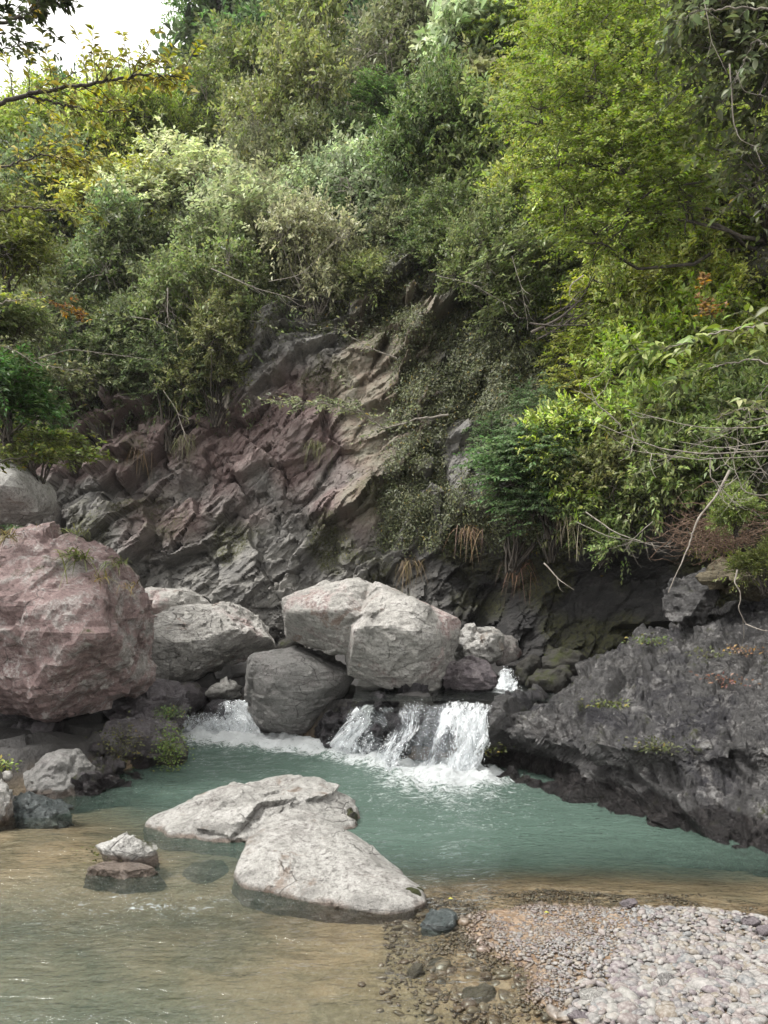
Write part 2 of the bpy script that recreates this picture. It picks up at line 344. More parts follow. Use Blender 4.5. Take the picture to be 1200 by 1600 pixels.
def rock(name, label, cat, pieces, mat, sub=5, pw=14, amp=1., chip=.05, chipf=3., lay=0., seed=0, center=None, group=None, parent=None, kind=None, layd=(.25, -.1, 1.), layf=.16, cuts=14, grow=1.):
    pw = pw*1.5
    if sub not in ICO: ICO[sub] = ico(sub)
    n, f = ICO[sub]
    pl = [planes(p_) for p_ in pieces]
    c0 = np.array(center) if center is not None else (pl[0][1] if len(pl) == 1 else np.mean([k[1] for k in pl], 0))
    r = np.zeros(len(n))
    for q, _ in pl:
        dd = np.maximum(q[:, 3]-q[:, :3]@c0, .02)
        ncut = abs(cuts); lo_ = .90 if cuts < 0 else .94
        if cuts:                                         # weathered-off corners: extra flat faces a little inside the hull
            rc_ = np.random.default_rng(seed+900); cn = unit(rc_.normal(size=(ncut, 3))); hp = 1/np.maximum((cn@q[:, :3].T)/dd, 1e-3).max(1)
            q = np.concatenate([q, np.zeros((ncut, 4))]); q[-ncut:, :3] = cn; dd = np.concatenate([dd, hp*rc_.uniform(lo_, lo_+.13, ncut)])
        g = np.maximum(n@q[:, :3].T/dd, 0); r = np.maximum(r, ((g**pw).sum(1))**(-1/pw)*2**(.8/pw)*(1.03 if cuts < 0 else 1)*grow)
    p_ = c0+n*r[:, None]; sz_ = r.mean()
    c1, e1 = chips(p_*chipf+seed*3.7); c2, e2 = chips(p_*np.array([1, 1, 1.8])*chipf*2.7+seed)
    chip = chip*2.0
    d = chip*c1*(.35+.65*sstep(-.2, .3, fbm(p_*1.3+seed, 2)))+chip*.28*c2+amp*sz_*.12*fbm(p_*(1.1/sz_)+seed*5, 3)+amp*.03*fbm(p_*7+seed, 4)
    d = d-chip*.35*np.exp(-e1/.05)*sstep(0, .3, fbm(p_*1.7+seed+30, 2))
    rg = 1-np.abs(fbm(p_*2.2+seed*2, 3))*3; d = d-amp*.035*np.clip(rg, 0, 1)**3*sz_
    if lay:
        ax = np.array(layd)/np.linalg.norm(layd); s = p_@ax/layf+.5*fbm(p_*2+seed, 3); d = d+lay*(s-np.floor(s)-.5)*(.4+.6*(vnoise(p_*1.5+9) > 0))
    p_ = p_+n*d[:, None]
    o = link(name, mesh_np(name, p_-c0, f, sub < 5), mat, parent, tuple(c0), label, cat, group, kind)
    return o
def ring(rg, D, front, back=1.0, sc=.8):
    rg = np.array(rg, float); c_ = rg.mean(0)
    pts = [P(u, v, D) for u, v in rg]+[P(u, v, e) for u, v, e in front]
    pts += [P(c_[0]+(u-c_[0])*sc, c_[1]+(v-c_[1])*sc, D+back) for u, v in rg]
    return pts
def wet_ring(wl, tops, dz=-.35):                       # waterline points (u, v) carried down into the bed, plus points above water
    a = np.array([W(u, v) for u, v in wl]); m_ = a.mean(0); return list(m_+(a-m_)*1.07+[0, 0, .03])+[m_+(q-m_)*1.10+np.array([0, 0, dz]) for q in a]+[P(*t_) for t_ in tops]

rock('boulder', 'huge red and grey boulder on the left bank with grass tufts on its top', 'boulder',
     [ring([(-110, 890), (0, 850), (60, 838), (120, 846), (178, 872), (218, 908), (238, 950), (250, 1000), (257, 1052), (200, 1078), (150, 1098), (85, 1126), (25, 1098), (-40, 1062), (-130, 1040)], 7.0,
           [(60, 870, 6.75), (190, 905, 6.6), (225, 1000, 6.6), (120, 930, 6.35), (20, 920, 6.3), (130, 1010, 6.15), (60, 1080, 6.3), (-60, 960, 6.2), (150, 1085, 6.6)], 1.7, .8)],
     M['red'], 6, 30, .7, .055, 1.9, seed=1, lay=.11, layd=(-.5, .25, .8), layf=.55, cuts=-15, grow=1.02)
rock('boulder', 'smooth rounded grey boulder on top behind the huge red one at the left edge', 'boulder',
     [ring([(-80, 740), (-20, 718), (20, 716), (60, 735), (90, 762), (98, 790), (90, 812), (50, 824), (0, 824), (-60, 818)], 8.4, [(20, 750, 7.9), (60, 790, 7.9), (0, 800, 7.9), (-40, 780, 7.8)], 1.2)],
     M['pale'], 5, 8, .5, .04, 2, seed=2)
rock('boulder', 'pale lumpy boulder with an overhanging dark underside beside the huge red one', 'boulder',
     [ring([(225, 1000), (240, 960), (290, 950), (335, 948), (365, 945), (395, 955), (410, 975), (432, 990), (430, 1015), (400, 1025), (350, 1035), (300, 1062), (270, 1068), (245, 1045)], 9.3,
           [(330, 985, 8.9), (390, 990, 8.95), (270, 1010, 8.8), (290, 1045, 8.95), (350, 1015, 8.85)], 1.3)], M['pink'], 6, 30, .8, .035, 2.6, seed=3, cuts=-18, grow=1.06)
rock('boulder', 'flat topped pale boulder behind the lumpy pale one, below the cliff', 'boulder',
     [ring([(210, 940), (235, 921), (290, 922), (325, 938), (345, 965), (330, 990), (220, 990)], 10.2, [(280, 945, 9.8), (240, 970, 9.8), (310, 965, 9.85)], 1.2)], M['pink'], 5, 30, .6, .04, 2.2, seed=4, cuts=-12)
rock('boulder', 'biggest pale boulder, in the middle, with pink patches and a broken angular face', 'boulder',
     [ring([(424, 968), (430, 942), (470, 932), (520, 916), (575, 906), (600, 930), (600, 1000), (560, 1030), (500, 1012), (440, 996)], 8.15, [(470, 960, 7.9), (540, 935, 7.8), (560, 990, 7.65), (450, 975, 7.95)], 1.0),
      ring([(536, 965), (588, 910), (702, 955), (712, 1000), (690, 1072), (590, 1088), (545, 1072), (532, 1022)], 8.05,
           [(562, 1004, 7.35), (548, 1066, 7.5), (640, 998, 7.4), (640, 940, 7.7), (640, 1072, 7.75)], 1.1)], M['pink'], 6, 40, .4, .03, 2.6, seed=5, center=P(562, 985, 8.25), cuts=-14, grow=1.04)
rock('boulder', 'rounded grey boulder with a long crack in the foam below the biggest one', 'boulder',
     [ring([(382, 1045), (392, 1028), (440, 1016), (500, 1012), (540, 1022), (552, 1045), (545, 1080), (515, 1115), (470, 1142), (430, 1155), (405, 1140), (388, 1105)], 8.5,
           [(440, 1035, 8.1), (500, 1040, 8.05), (530, 1060, 8.2), (420, 1070, 8.05), (480, 1100, 8.1), (420, 1120, 8.2)], .9)], M['grey'], 6, 18, .6, .03, 2, seed=6, cuts=-10, grow=1.04, lay=.02, layd=(.15, 0, 1), layf=.34)
rock('boulder', 'squarish white grey boulder right of the biggest one', 'boulder',
     [ring([(708, 995), (725, 983), (762, 979), (782, 990), (788, 1015), (778, 1038), (740, 1042), (708, 1035)], 8.9, [(735, 1000, 8.65), (770, 1000, 8.6), (765, 1030, 8.65), (720, 1030, 8.7)], .6)], M['pale'], 5, 22, .6, .05, 4, seed=7)
rock('boulder', 'purple grey rounded boulder at the lip of the upper pool', 'boulder',
     [ring([(692, 1062), (705, 1035), (730, 1023), (758, 1033), (776, 1052), (776, 1078), (740, 1086), (700, 1084)], 8.15, [(730, 1040, 7.9), (755, 1060, 7.9), (715, 1068, 7.9)], .5)], M['purple'], 5, 10, .6, .04, 4, seed=8)
rock('boulder', 'pink brown boulder leaning behind the squarish white one', 'boulder',
     [ring([(770, 1000), (782, 987), (802, 996), (818, 1020), (805, 1034), (775, 1040)], 9.3, [(795, 1012, 9.05)], .5)], M['red'], 4, 12, .6, .04, 4, seed=9)
rock('rock', 'small pale rock wedged above the left waterfall', 'rock',
     [ring([(322, 1078), (345, 1060), (368, 1062), (386, 1072), (380, 1088), (345, 1096), (320, 1094)], 8.9, [(355, 1075, 8.7)], .5)], M['pale'], 4, 12, 1, .05, 5, seed=10)
rock('rock', 'small dark rock left of the pale wedged rock above the left waterfall', 'rock',
     [ring([(268, 1090), (275, 1068), (310, 1066), (328, 1076), (326, 1104), (296, 1126), (270, 1120)], 8.9, [(298, 1085, 8.65)], .6)], M['ledge'], 4, 14, 1, .06, 4, seed=11)
rock('rock', 'rounded stone tucked in the gap under the biggest boulder', 'rock',
     [ring([(430, 1015), (440, 1000), (465, 996), (478, 1008), (470, 1024), (440, 1026)], 8.9, [(455, 1008, 8.75)], .4)], M['mossy'], 4, 9, 1, .03, 5, seed=12)
rock('rock', 'dark rock split by the left waterfall', 'rock', [ring([(318, 1105), (335, 1092), (365, 1094), (372, 1115), (350, 1135), (320, 1130)], 8.75, [(345, 1108, 8.6)], .5)], M['black'], 4, 10, 1, .04, 5, seed=13)
rock('rock', 'wet black rock face that the main waterfall runs over', 'rock face',
     [[P(488, 1160, 8.2), P(500, 1120, 8.25), P(560, 1098, 7.75), P(640, 1092, 7.45), P(760, 1092, 7.2), P(860, 1088, 7.2), W(505, 1170), W(570, 1186), W(730, 1205), W(800, 1205)]+
      [W(505, 1170, -.5)-[0, .1, 0], W(730, 1205, -.5)-[0, .5, 0], P(540, 1075, 8.9), P(860, 1075, 8.4), P(700, 1105, 7.0), P(610, 1108, 7.3)]+[np.array([-.6, 9.3, -.4]), np.array([1.4, 9, -.4])]], M['black'], 6, 20, .8, .12, 4.5, seed=14)
rock('rock', 'knobbly wet rock left of the thin middle waterfall', 'rock',
     [ring([(486, 1150), (505, 1118), (535, 1096), (555, 1100), (548, 1130), (520, 1165), (495, 1172)], 7.95, [(520, 1125, 7.75)], .6)], M['black'], 5, 14, 1.2, .07, 6, seed=15)
for k, (rg_, D_, lb) in enumerate([
    ([(812, 1080), (822, 1058), (850, 1044), (884, 1042), (896, 1062), (880, 1082), (840, 1088)], 7.9, 'mossy dark rock right of the little rear cascade'),
    ([(800, 1060), (808, 1036), (835, 1022), (850, 1036), (842, 1060), (815, 1070)], 8.5, 'small mossy rock just behind the rear cascade'),
    ([(848, 1052), (852, 1026), (880, 1012), (912, 1020), (920, 1045), (890, 1062)], 8.6, 'black rock between the mossy rocks and the dark cliff foot'),
    ([(776, 1090), (790, 1076), (840, 1078), (872, 1090), (850, 1108), (800, 1112)], 7.35, 'low wet rock dividing the upper pool from the main fall')]):
    cu, cv = np.mean(rg_, 0)
    rock('rock', lb, 'rock', [ring(rg_, D_, [(cu, cv, D_-.25)], .6)], M['mossy' if k != 3 else 'black'], 4, 10, 1.2, .05, 5, seed=20+k)
# left bank ledges and rocks
rock('rock_ledge', 'dark layered ledge under the huge red boulder, upper step', 'rock ledge',
     [ring([(170, 1110), (185, 1082), (215, 1065), (270, 1062), (285, 1080), (288, 1115), (285, 1150), (180, 1150)], 7.9, [(220, 1085, 7.5), (275, 1090, 7.5), (230, 1140, 7.4), (280, 1140, 7.5)], 1.0)], M['step'], 5, 30, .6, .03, 4, lay=.14, layf=.13, seed=30)
rock('rock_ledge', 'dark layered ledge with green plants at the water, lower step', 'rock ledge',
     [ring([(130, 1180), (170, 1128), (230, 1118), (275, 1122), (290, 1160), (293, 1200), (270, 1222), (180, 1224), (135, 1218)], 7.2, [(200, 1135, 6.95), (262, 1130, 6.95), (220, 1200, 6.8), (275, 1200, 6.95)], 1.0)], M['step'], 5, 30, .6, .04, 4, lay=.14, layf=.15, seed=31)
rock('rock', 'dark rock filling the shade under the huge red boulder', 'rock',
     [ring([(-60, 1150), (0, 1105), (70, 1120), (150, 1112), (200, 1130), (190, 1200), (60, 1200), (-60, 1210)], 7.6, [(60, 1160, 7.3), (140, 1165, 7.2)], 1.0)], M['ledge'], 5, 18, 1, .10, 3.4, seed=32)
rock('rock', 'angular grey rock with a slanting facet on the left waterline', 'rock',
     [wet_ring([(22, 1236), (70, 1252), (120, 1246), (150, 1232)], [(20, 1200, 6.6), (45, 1180, 6.6), (85, 1171, 6.5), (125, 1178, 6.45), (145, 1195, 6.4), (142, 1215, 6.3), (100, 1190, 6.15), (60, 1235, 6.05), (20, 1215, 6.3), (60, 1200, 7.2), (140, 1200, 7.0)])], M['grey'], 5, 26, .6, .04, 4, seed=33)
rock('rock', 'black wet rock spilling right of the angular grey rock', 'rock',
     [wet_ring([(110, 1248), (160, 1245), (192, 1232), (188, 1222)], [(130, 1195, 6.6), (150, 1190, 6.6), (175, 1208, 6.6), (140, 1215, 6.2), (130, 1200, 7.1)])], M['ledge'], 5, 14, 1.2, .07, 6, seed=34)
rock('rock', 'low blue grey wet rock with pale veins at the left waterline', 'rock',
     [wet_ring([(15, 1270), (50, 1281), (95, 1276), (106, 1262), (60, 1245), (20, 1250)], [(25, 1244, 5.8), (60, 1247, 5.7), (90, 1254, 5.7), (50, 1262, 5.55)])], M['teal'], 5, 14, 1, .03, 7, seed=35)
rock('rock', 'white grey rock cut off by the left edge', 'rock',
     [wet_ring([(-60, 1300), (0, 1288), (26, 1272), (20, 1255)], [(-60, 1210, 5.8), (-10, 1208, 5.7), (8, 1222, 5.6), (22, 1250, 5.5), (-30, 1240, 5.3), (-60, 1220, 6.2)])], M['pale'], 5, 14, .8, .04, 5, seed=36)
rock('stone', 'small pink white stone perched behind the cut off white rock', 'stone', [ring([(2, 1206), (8, 1203), (18, 1205), (21, 1214), (14, 1221), (3, 1218)], 5.75, [(11, 1211, 5.7)], .12)], M['pink'], 3, 8, 1, .01, 9, seed=37)
for k, (u, v, r_, D_) in enumerate([(5, 1175, 16, 6.9), (40, 1172, 12, 7.1), (158, 1180, 14, 6.9), (175, 1198, 16, 6.7), (120, 1165, 12, 7.2), (205, 1222, 15, 6.7), (240, 1226, 12, 6.8)]):
    rg_ = [(u+r_*1.5*math.cos(a), v+r_*math.sin(a)) for a in np.linspace(0, 6, 8)]
    rock('rock', ['brown rock at the far left in the shade', 'second small rock from the left in the shade of the huge boulder', 'dark stone between the angular rock and the ledge', 'lower dark stone between the angular rock and the ledge',
                  'small dark rock behind the angular grey rock', 'dark rock in the water at the left foot of the lower ledge', 'small dark rock in the water below the plants of the ledge'][k], 'rock',
         [ring(rg_, D_, [(u, v, D_-.15)], .3)], M['ledge'], 4, 10, 1.3, .05, 6, seed=40+k)
# rock in the left shallows: white cap on a wide wet skirt
rock('rock', 'small white topped rock with moss on a dark wet skirt, alone in the brown shallows', 'rock',
     [wet_ring([(134, 1338), (160, 1347), (215, 1347), (246, 1334), (225, 1318), (150, 1318)], [(136, 1328, 4.55), (145, 1303, 4.68), (180, 1294, 4.72), (225, 1296, 4.72), (246, 1318, 4.62), (240, 1334, 4.52), (200, 1315, 4.5), (160, 1330, 4.48), (205, 1336, 4.46)]),
      wet_ring([(105, 1350), (125, 1366), (190, 1372), (240, 1366), (262, 1352), (240, 1334), (150, 1330), (112, 1338)], [(140, 1342, 4.75), (230, 1342, 4.75)])], M['cap'], 6, 14, .7, .025, 8, seed=50, center=W(188, 1348, .03))
# the pair in the middle of the pool
rock('boulder', 'farther rock of the pale pair in the pool, rough, with a brown right flank', 'boulder',
     [wet_ring([(235, 1290), (290, 1305), (350, 1311), (420, 1315), (545, 1295), (552, 1280), (400, 1250)], [(262, 1262, 5.6), (300, 1245, 5.65), (350, 1222, 5.85), (440, 1209, 5.9), (510, 1211, 5.95), (538, 1228, 5.85), (545, 1258, 5.6), (290, 1275, 5.3), (400, 1245, 5.35), (380, 1285, 5.05), (480, 1245, 5.3)])], M['pale'], 6, 16, .8, .035, 3.0, cuts=0, seed=51)
rock('boulder', 'nearer rock of the pale pair in the pool, smooth, rounded, with a wet rim', 'boulder',
     [wet_ring([(372, 1368), (395, 1384), (450, 1402), (530, 1418), (600, 1424), (655, 1414), (648, 1392), (600, 1350), (430, 1320)], [(374, 1340, 4.5), (385, 1310, 4.65), (425, 1270, 4.95), (470, 1255, 5.05), (510, 1272, 5.0), (560, 1312, 4.75), (612, 1358, 4.4), (628, 1385, 4.2), (420, 1340, 4.35), (500, 1340, 4.3), (580, 1380, 4.12), (450, 1380, 4.2), (540, 1400, 4.05)])], M['pale'], 6, 14, .6, .02, 2.6, cuts=0, seed=52)
rock('rock', 'brown stained pillar of rock at the right flank of the farther pool rock', 'rock',
     [wet_ring([(520, 1290), (556, 1292), (560, 1280), (530, 1270)], [(515, 1225, 5.7), (538, 1232, 5.7), (545, 1258, 5.5), (520, 1250, 5.45)])], M['mossy'], 4, 12, 1, .04, 6, seed=53)
rock('rock', 'dark red rock just under the water right of the nearer pool rock', 'rock', [wet_ring([(590, 1424), (655, 1420), (655, 1385), (600, 1380)], [(630, 1398, 4.15)], -.2)], M['mossy'], 4, 9, 1, .03, 6, seed=54)
rock('rock', 'wet grey stone awash at the tip of the gravel bar', 'stone', [wet_ring([(655, 1450), (680, 1455), (718, 1448), (712, 1432), (670, 1430)], [(685, 1428, 3.95), (700, 1436, 3.85)], -.1)], M['teal'], 4, 9, 1, .02, 9, seed=55)
for k, (u, v, a_, c_, lb) in enumerate([(320, 1360, 42, 16, 'sunken dark rock left of the nearer pool rock'), (690, 1510, 26, 9, 'sunken dark stone in the brown shallows near the gravel'), (650, 1520, 24, 8, 'sunken stone left of the one near the gravel'),
                                       (740, 1470, 30, 7, 'sunken brown stone at the edge of the gravel'), (745, 1560, 38, 10, 'sunken dark stone in the bottom shallows')]):
    c_w = W(u, v, -.06); s_ = c_w[1]/F
    pts = [c_w+np.array([a_*s_*math.cos(t_)*k_, c_*s_*3*math.sin(t_)*k_, z_]) for t_ in np.linspace(0, 5.5, 7) for k_, z_ in ((1, -.12), (1, -.03), (.6, .03))]
    rock('rock', lb, 'rock', [pts], M['sunk'], 4, 8, 1, .02, 7, seed=60+k)

# the long schist slab on the right: sections from the waterfall to beyond the right edge
sec = [  # waterline (u, v), then (u, v, D) up the face, over the lip and back to the cliff foot
    [(724, 1205), (735, 1190, 7.1), (745, 1160, 7.3), (752, 1130, 7.05), (770, 1105, 7.1), (800, 1096, 7.5), (850, 1085, 8.0), (890, 1062, 8.6), (930, 1040, 9.6)],
    [(780, 1214), (785, 1200, 7.0), (795, 1175, 7.15), (800, 1148, 6.75), (830, 1112, 6.9), (860, 1085, 7.4), (900, 1055, 8.0), (935, 1030, 8.6), (960, 1015, 9.6)],
    [(860, 1238), (865, 1222, 6.6), (872, 1195, 6.7), (880, 1162, 6.25), (900, 1110, 6.5), (925, 1070, 7.1), (950, 1035, 7.7), (975, 1015, 8.3), (1000, 1000, 9.4)],
    [(950, 1272), (955, 1240, 5.75), (960, 1205, 5.85), (970, 1168, 5.6), (990, 1110, 6.1), (1005, 1060, 6.7), (1020, 1020, 7.4), (1040, 1000, 8.0), (1060, 980, 9.2)],
    [(1060, 1306), (1062, 1260, 5.2), (1065, 1205, 5.45), (1072, 1168, 5.4), (1085, 1110, 5.9), (1090, 1060, 6.5), (1095, 1015, 7.1), (1100, 985, 7.7), (1120, 960, 8.8)],
    [(1200, 1345), (1200, 1285, 4.85), (1200, 1215, 5.15), (1200, 1165, 5.2), (1200, 1105, 5.8), (1200, 1050, 6.4), (1200, 1005, 6.9), (1200, 970, 7.4), (1210, 940, 8.4)],
    [(1480, 1440), (1460, 1340, 4.2), (1440, 1230, 4.5), (1430, 1170, 4.7), (1400, 1100, 5.3), (1380, 1040, 5.9), (1370, 990, 6.4), (1360, 950, 6.8), (1350, 910, 7.8)]]
SEC = []
for s_ in sec:
    w0 = W(*s_[0]); SEC.append([w0+[0, .02, -.5], w0]+[P(*q) for q in s_[1:]])
SEC.append(SEC[-1]+np.array([.9, -1.8, .05])); SEC = np.array(SEC)
def resamp(A, n, axis):
    A = np.moveaxis(A, axis, 0); L = np.concatenate([[0], np.cumsum(np.linalg.norm(np.diff(A, axis=0), axis=-1).mean(1))]); t = np.linspace(0, L[-1], n)
    idx = np.clip(np.searchsorted(L, t)-1, 0, len(L)-2); f_ = ((t-L[idx])/(L[idx+1]-L[idx]))[:, None, None]
    return np.moveaxis(A[idx]*(1-f_)+A[idx+1]*f_, 0, axis)
G = resamp(resamp(SEC, 520, 0), 290, 1)
for _ in range(6):
    G[1:-1, 1:-1] = (G[1:-1, 1:-1]*2+G[:-2, 1:-1]+G[2:, 1:-1]+G[1:-1, :-2]+G[1:-1, 2:])/6
n_ = np.cross(np.gradient(G, axis=0), np.gradient(G, axis=1)); n_ /= np.linalg.norm(n_, axis=-1, keepdims=True)+1e-9
if n_[200, 200, 1] > 0: n_ = -n_
a_ = math.radians(-22); e3_ = unit(np.array([.30, -.32, 1.])); e1_ = unit(np.cross([0, 1., 0], e3_)); e2_ = np.cross(e3_, e1_); rt = np.stack([G@e1_, G@e2_, G@e3_], -1)
wv = fbm(G*.8, 3)
rt = rt+.05*np.stack([fbm(G*3+1, 3), fbm(G*3+11, 3), fbm(G*3+21, 3)], -1)
c1, e1 = chips(rt*np.array([.75, .9, 1.9])+wv[..., None]*.3); c2, e2 = chips(rt*np.array([2.7, 3.3, 8.])+2); c3, e3 = chips(G*14+7); c4, e4 = chips(rt*np.array([6, 6.5, 15.])+27)
s_ = (G[..., 2]+G[..., 0]*.16-G[..., 1]*.04)/.23+.9*wv; lay = s_-np.floor(s_)
dd = .17*c1+.065*c2+.07*(1-lay)*sstep(0, .3, lay)*(.3+.7*sstep(-.2, .3, fbm(G*1.1+4, 2)))+.06*fbm(G*1.3, 3)-.05*np.exp(-e1/.04)
for _ in range(2): dd[1:-1, 1:-1] = (dd[1:-1, 1:-1]*2+dd[:-2, 1:-1]+dd[2:, 1:-1]+dd[1:-1, :-2]+dd[1:-1, 2:])/6
dd = dd+.014*c3+.032*c4-.024*np.exp(-e4/.08)+.008*fbm(G*9, 3)
link('rock_slab', mesh_np('rock_slab', G+n_*dd[..., None], gridf(520, 290), False), M['slab'], label='long dark grey schist ledge sloping into the pool on the right', cat='rock ledge')

# ------------------------------------------------------------------ water
def water_mat(name, murk, foam=True):
    b = NB(name); p = b.pos()
    n1 = b.noise(b.scale(p, (1., 2.6, 1.)), 3.2, 3, .5, .3); n2 = b.noise(b.scale(p, (1., 2.2, 1.)), 14, 3, .55, .4); n3 = b.noise(b.scale(p, (1, 2., 1)), 48, 2, .5)
    ag = b.attr('agit')
    nr = b.bump(n1, .7, .06); nr = b.bump(n2, b.math('ADD', .38, ag), .035, nr); nr = b.bump(n3, b.math('MULTIPLY', ag, .8), .01, nr)
    body = b.n('BsdfDiffuse'); body.inputs[0].default_value = (*murk, 1)
    tr = b.n('BsdfTransparent'); tr.inputs[0].default_value = (.93, .97, .92, 1)
    m1 = b.n('MixShader'); b.l(b.attr('murk'), m1.inputs[0]); b.l(tr.outputs[0], m1.inputs[1]); b.l(body.outputs[0], m1.inputs[2])
    gl = b.n('BsdfGlossy'); gl.inputs['Roughness'].default_value = .06; b.l(nr, gl.inputs['Normal'])
    fr = b.n('Fresnel'); fr.inputs[0].default_value = 1.33; b.l(nr, fr.inputs['Normal'])
    m2 = b.n('MixShader'); b.l(fr.outputs[0], m2.inputs[0]); b.l(m1.outputs[0], m2.inputs[1]); b.l(gl.outputs[0], m2.inputs[2])
    f1 = b.noise(b.scale(p, (1., 1.7, 1.)), 11, 6, .75, 1.2); fa = b.attr('foam')
    f2 = b.noise(b.scale(p, (1., 1.5, 1.)), 34, 4, .8, .8)
    ff = b.ramp(b.math('ADD', fa, b.math('ADD', b.math('MULTIPLY', b.math('SUBTRACT', f1, .5), 2.3), b.math('MULTIPLY', b.math('SUBTRACT', f2, .5), 1.2))), .42, .95)
    wh = b.n('BsdfPrincipled'); wh.inputs['Base Color'].default_value = (.80, .84, .85, 1); wh.inputs['Roughness'].default_value = .45
    b.l(b.bump(f2, .8, .03, b.bump(f1, 1., .10)), wh.inputs['Normal'])
    m3 = b.n('MixShader'); b.l(ff, m3.inputs[0]); b.l(m2.outputs[0], m3.inputs[1]); b.l(wh.outputs[0], m3.inputs[2])
    b.l(m3.outputs[0], b.o.inputs[0]); return b.m
M['water'] = water_mat('pool water', (.066, .102, .084))
M['water2'] = water_mat('shallow fast water', (.03, .035, .035))
nx, ny = 300, 380
X, Y = np.meshgrid(np.linspace(-6.5, 4.6, nx), 1.05*(9.4/1.05)**np.linspace(0, 1, ny))
FO = [(700, 1215, .55, .34, 1.0), (640, 1200, .45, .25, .8), (735, 1212, .3, .25, .8), (700, 1240, .8, .6, .55), (590, 1192, .3, .18, .6), (330, 1150, .6, .42, 1.1), (390, 1158, .6, .38, 1.1), (450, 1166, .5, .28, .8), (530, 1178, .3, .2, .9), (560, 1188, .3, .2, .6), (480, 1172, .6, .35, .45), (820, 1290, .5, .2, .1), (700, 1290, 1.2, .5, .13)]
foam = np.zeros_like(X); agit = np.zeros_like(X)
for u, v, a, c_, s in FO:
    q = W(u, v); e = ((X-q[0])/a)**2+((Y-q[1])/c_)**2; foam += s*np.exp(-e); agit += s*np.exp(-((X-q[0])/(a*3))**2-((Y-q[1])/(c_*4))**2)
foam = np.clip(foam, 0, 1.2); agit = np.clip(agit*.6, 0, .9)
for u, v, a, c_, s in [(200, 1430, .9, .35, .17), (60, 1400, .8, .3, .15), (300, 1410, .5, .15, .19), (90, 1600, .5, .1, .2)]:
    q = W(u, v); foam += .0*X+s*np.exp(-((X-q[0])/a)**2-((Y-q[1])/c_)**2); agit += .55*np.exp(-((X-q[0])/a/1.5)**2-((Y-q[1])/c_)**2)  # pale flecks in the foam mask paint glints on the left shallows
q = np.stack([X, Y*1.6, X*0], -1)
Zw = .012*agit*fbm(q*5, 3)*2+.004*fbm(q*6+3, 3)+.12*np.clip(foam-.3, 0, 1)*(.5+1.2*fbm(q*9+8, 4))
dp = np.maximum(0, -bed_z(X, Y))
for r0_ in (.25, .55, .9):                              # cloudiness drifts in from the deep water around
    dp = dp+sum(np.maximum(0, -bed_z(X+r0_*math.cos(k_*math.pi/4), Y+r0_*math.sin(k_*math.pi/4))) for k_ in range(8))/8
dp = dp/4
murk = 1-np.exp(-np.maximum(dp-.08, 0)*9)
murk = np.clip(murk, .0, .97)
link('water', mesh_np('water', np.stack([X, Y, Zw], -1), gridf(ny, nx), True, dict(foam=foam, agit=agit, murk=murk)), M['water'], kind='structure')
# upper pool
X, Y = np.meshgrid(np.linspace(-.3, 2.1, 90), np.linspace(7.25, 9.3, 70)); q = np.stack([X, Y, X*0], -1)
fo = 1.2*np.exp(-((X-1.28)/.16)**2-((Y-7.95)/.2)**2)
link('upper_pool_water', mesh_np('upper_pool_water', np.stack([X, Y, .60+.008*fbm(q*6, 3)], -1), gridf(70, 90), True, dict(foam=fo, agit=.2+0*X, murk=.25+0*X)), M['water2'], kind='structure')

b = NB('falling water'); uv = b.n('Attribute', attribute_name='flow').outputs['Vector']
s1 = b.noise(b.scale(uv, (15., 4.2, 1.)), 1., 7, .75, 2.2); s2 = b.noise(b.scale(uv, (60., 26., 1.)), 1., 4, .8, 1.5)
a = b.ramp(b.math('ADD', b.attr('dens'), b.math('ADD', b.math('MULTIPLY', b.math('SUBTRACT', s1, .5), 1.9), b.math('MULTIPLY', b.math('SUBTRACT', s2, .5), .9))), .43, .68)
wh = b.n('BsdfPrincipled'); wh.inputs['Base Color'].default_value = (.83, .86, .88, 1); wh.inputs['Roughness'].default_value = .3
b.l(b.bump(s1, .8, .04), wh.inputs['Normal'])
trl = b.n('BsdfTranslucent'); trl.inputs[0].default_value = (.8, .84, .86, 1)
mw = b.n('MixShader'); mw.inputs[0].default_value = .3; b.l(wh.outputs[0], mw.inputs[1]); b.l(trl.outputs[0], mw.inputs[2])
gl = b.n('BsdfGlossy'); gl.inputs['Roughness'].default_value = .1; gl.inputs[0].default_value = (.8, .85, .9, 1); b.l(b.bump(s1, 1, .04), gl.inputs['Normal'])
tr = b.n('BsdfTransparent'); mt = b.n('MixShader'); mt.inputs[0].default_value = .05; b.l(tr.outputs[0], mt.inputs[1]); b.l(gl.outputs[0], mt.inputs[2])
mo = b.n('MixShader'); b.l(a, mo.inputs[0]); b.l(mt.outputs[0], mo.inputs[1]); b.l(mw.outputs[0], mo.inputs[2]); b.l(mo.outputs[0], b.o.inputs[0])
M['fall'] = b.m
DV, DF = ico(1)
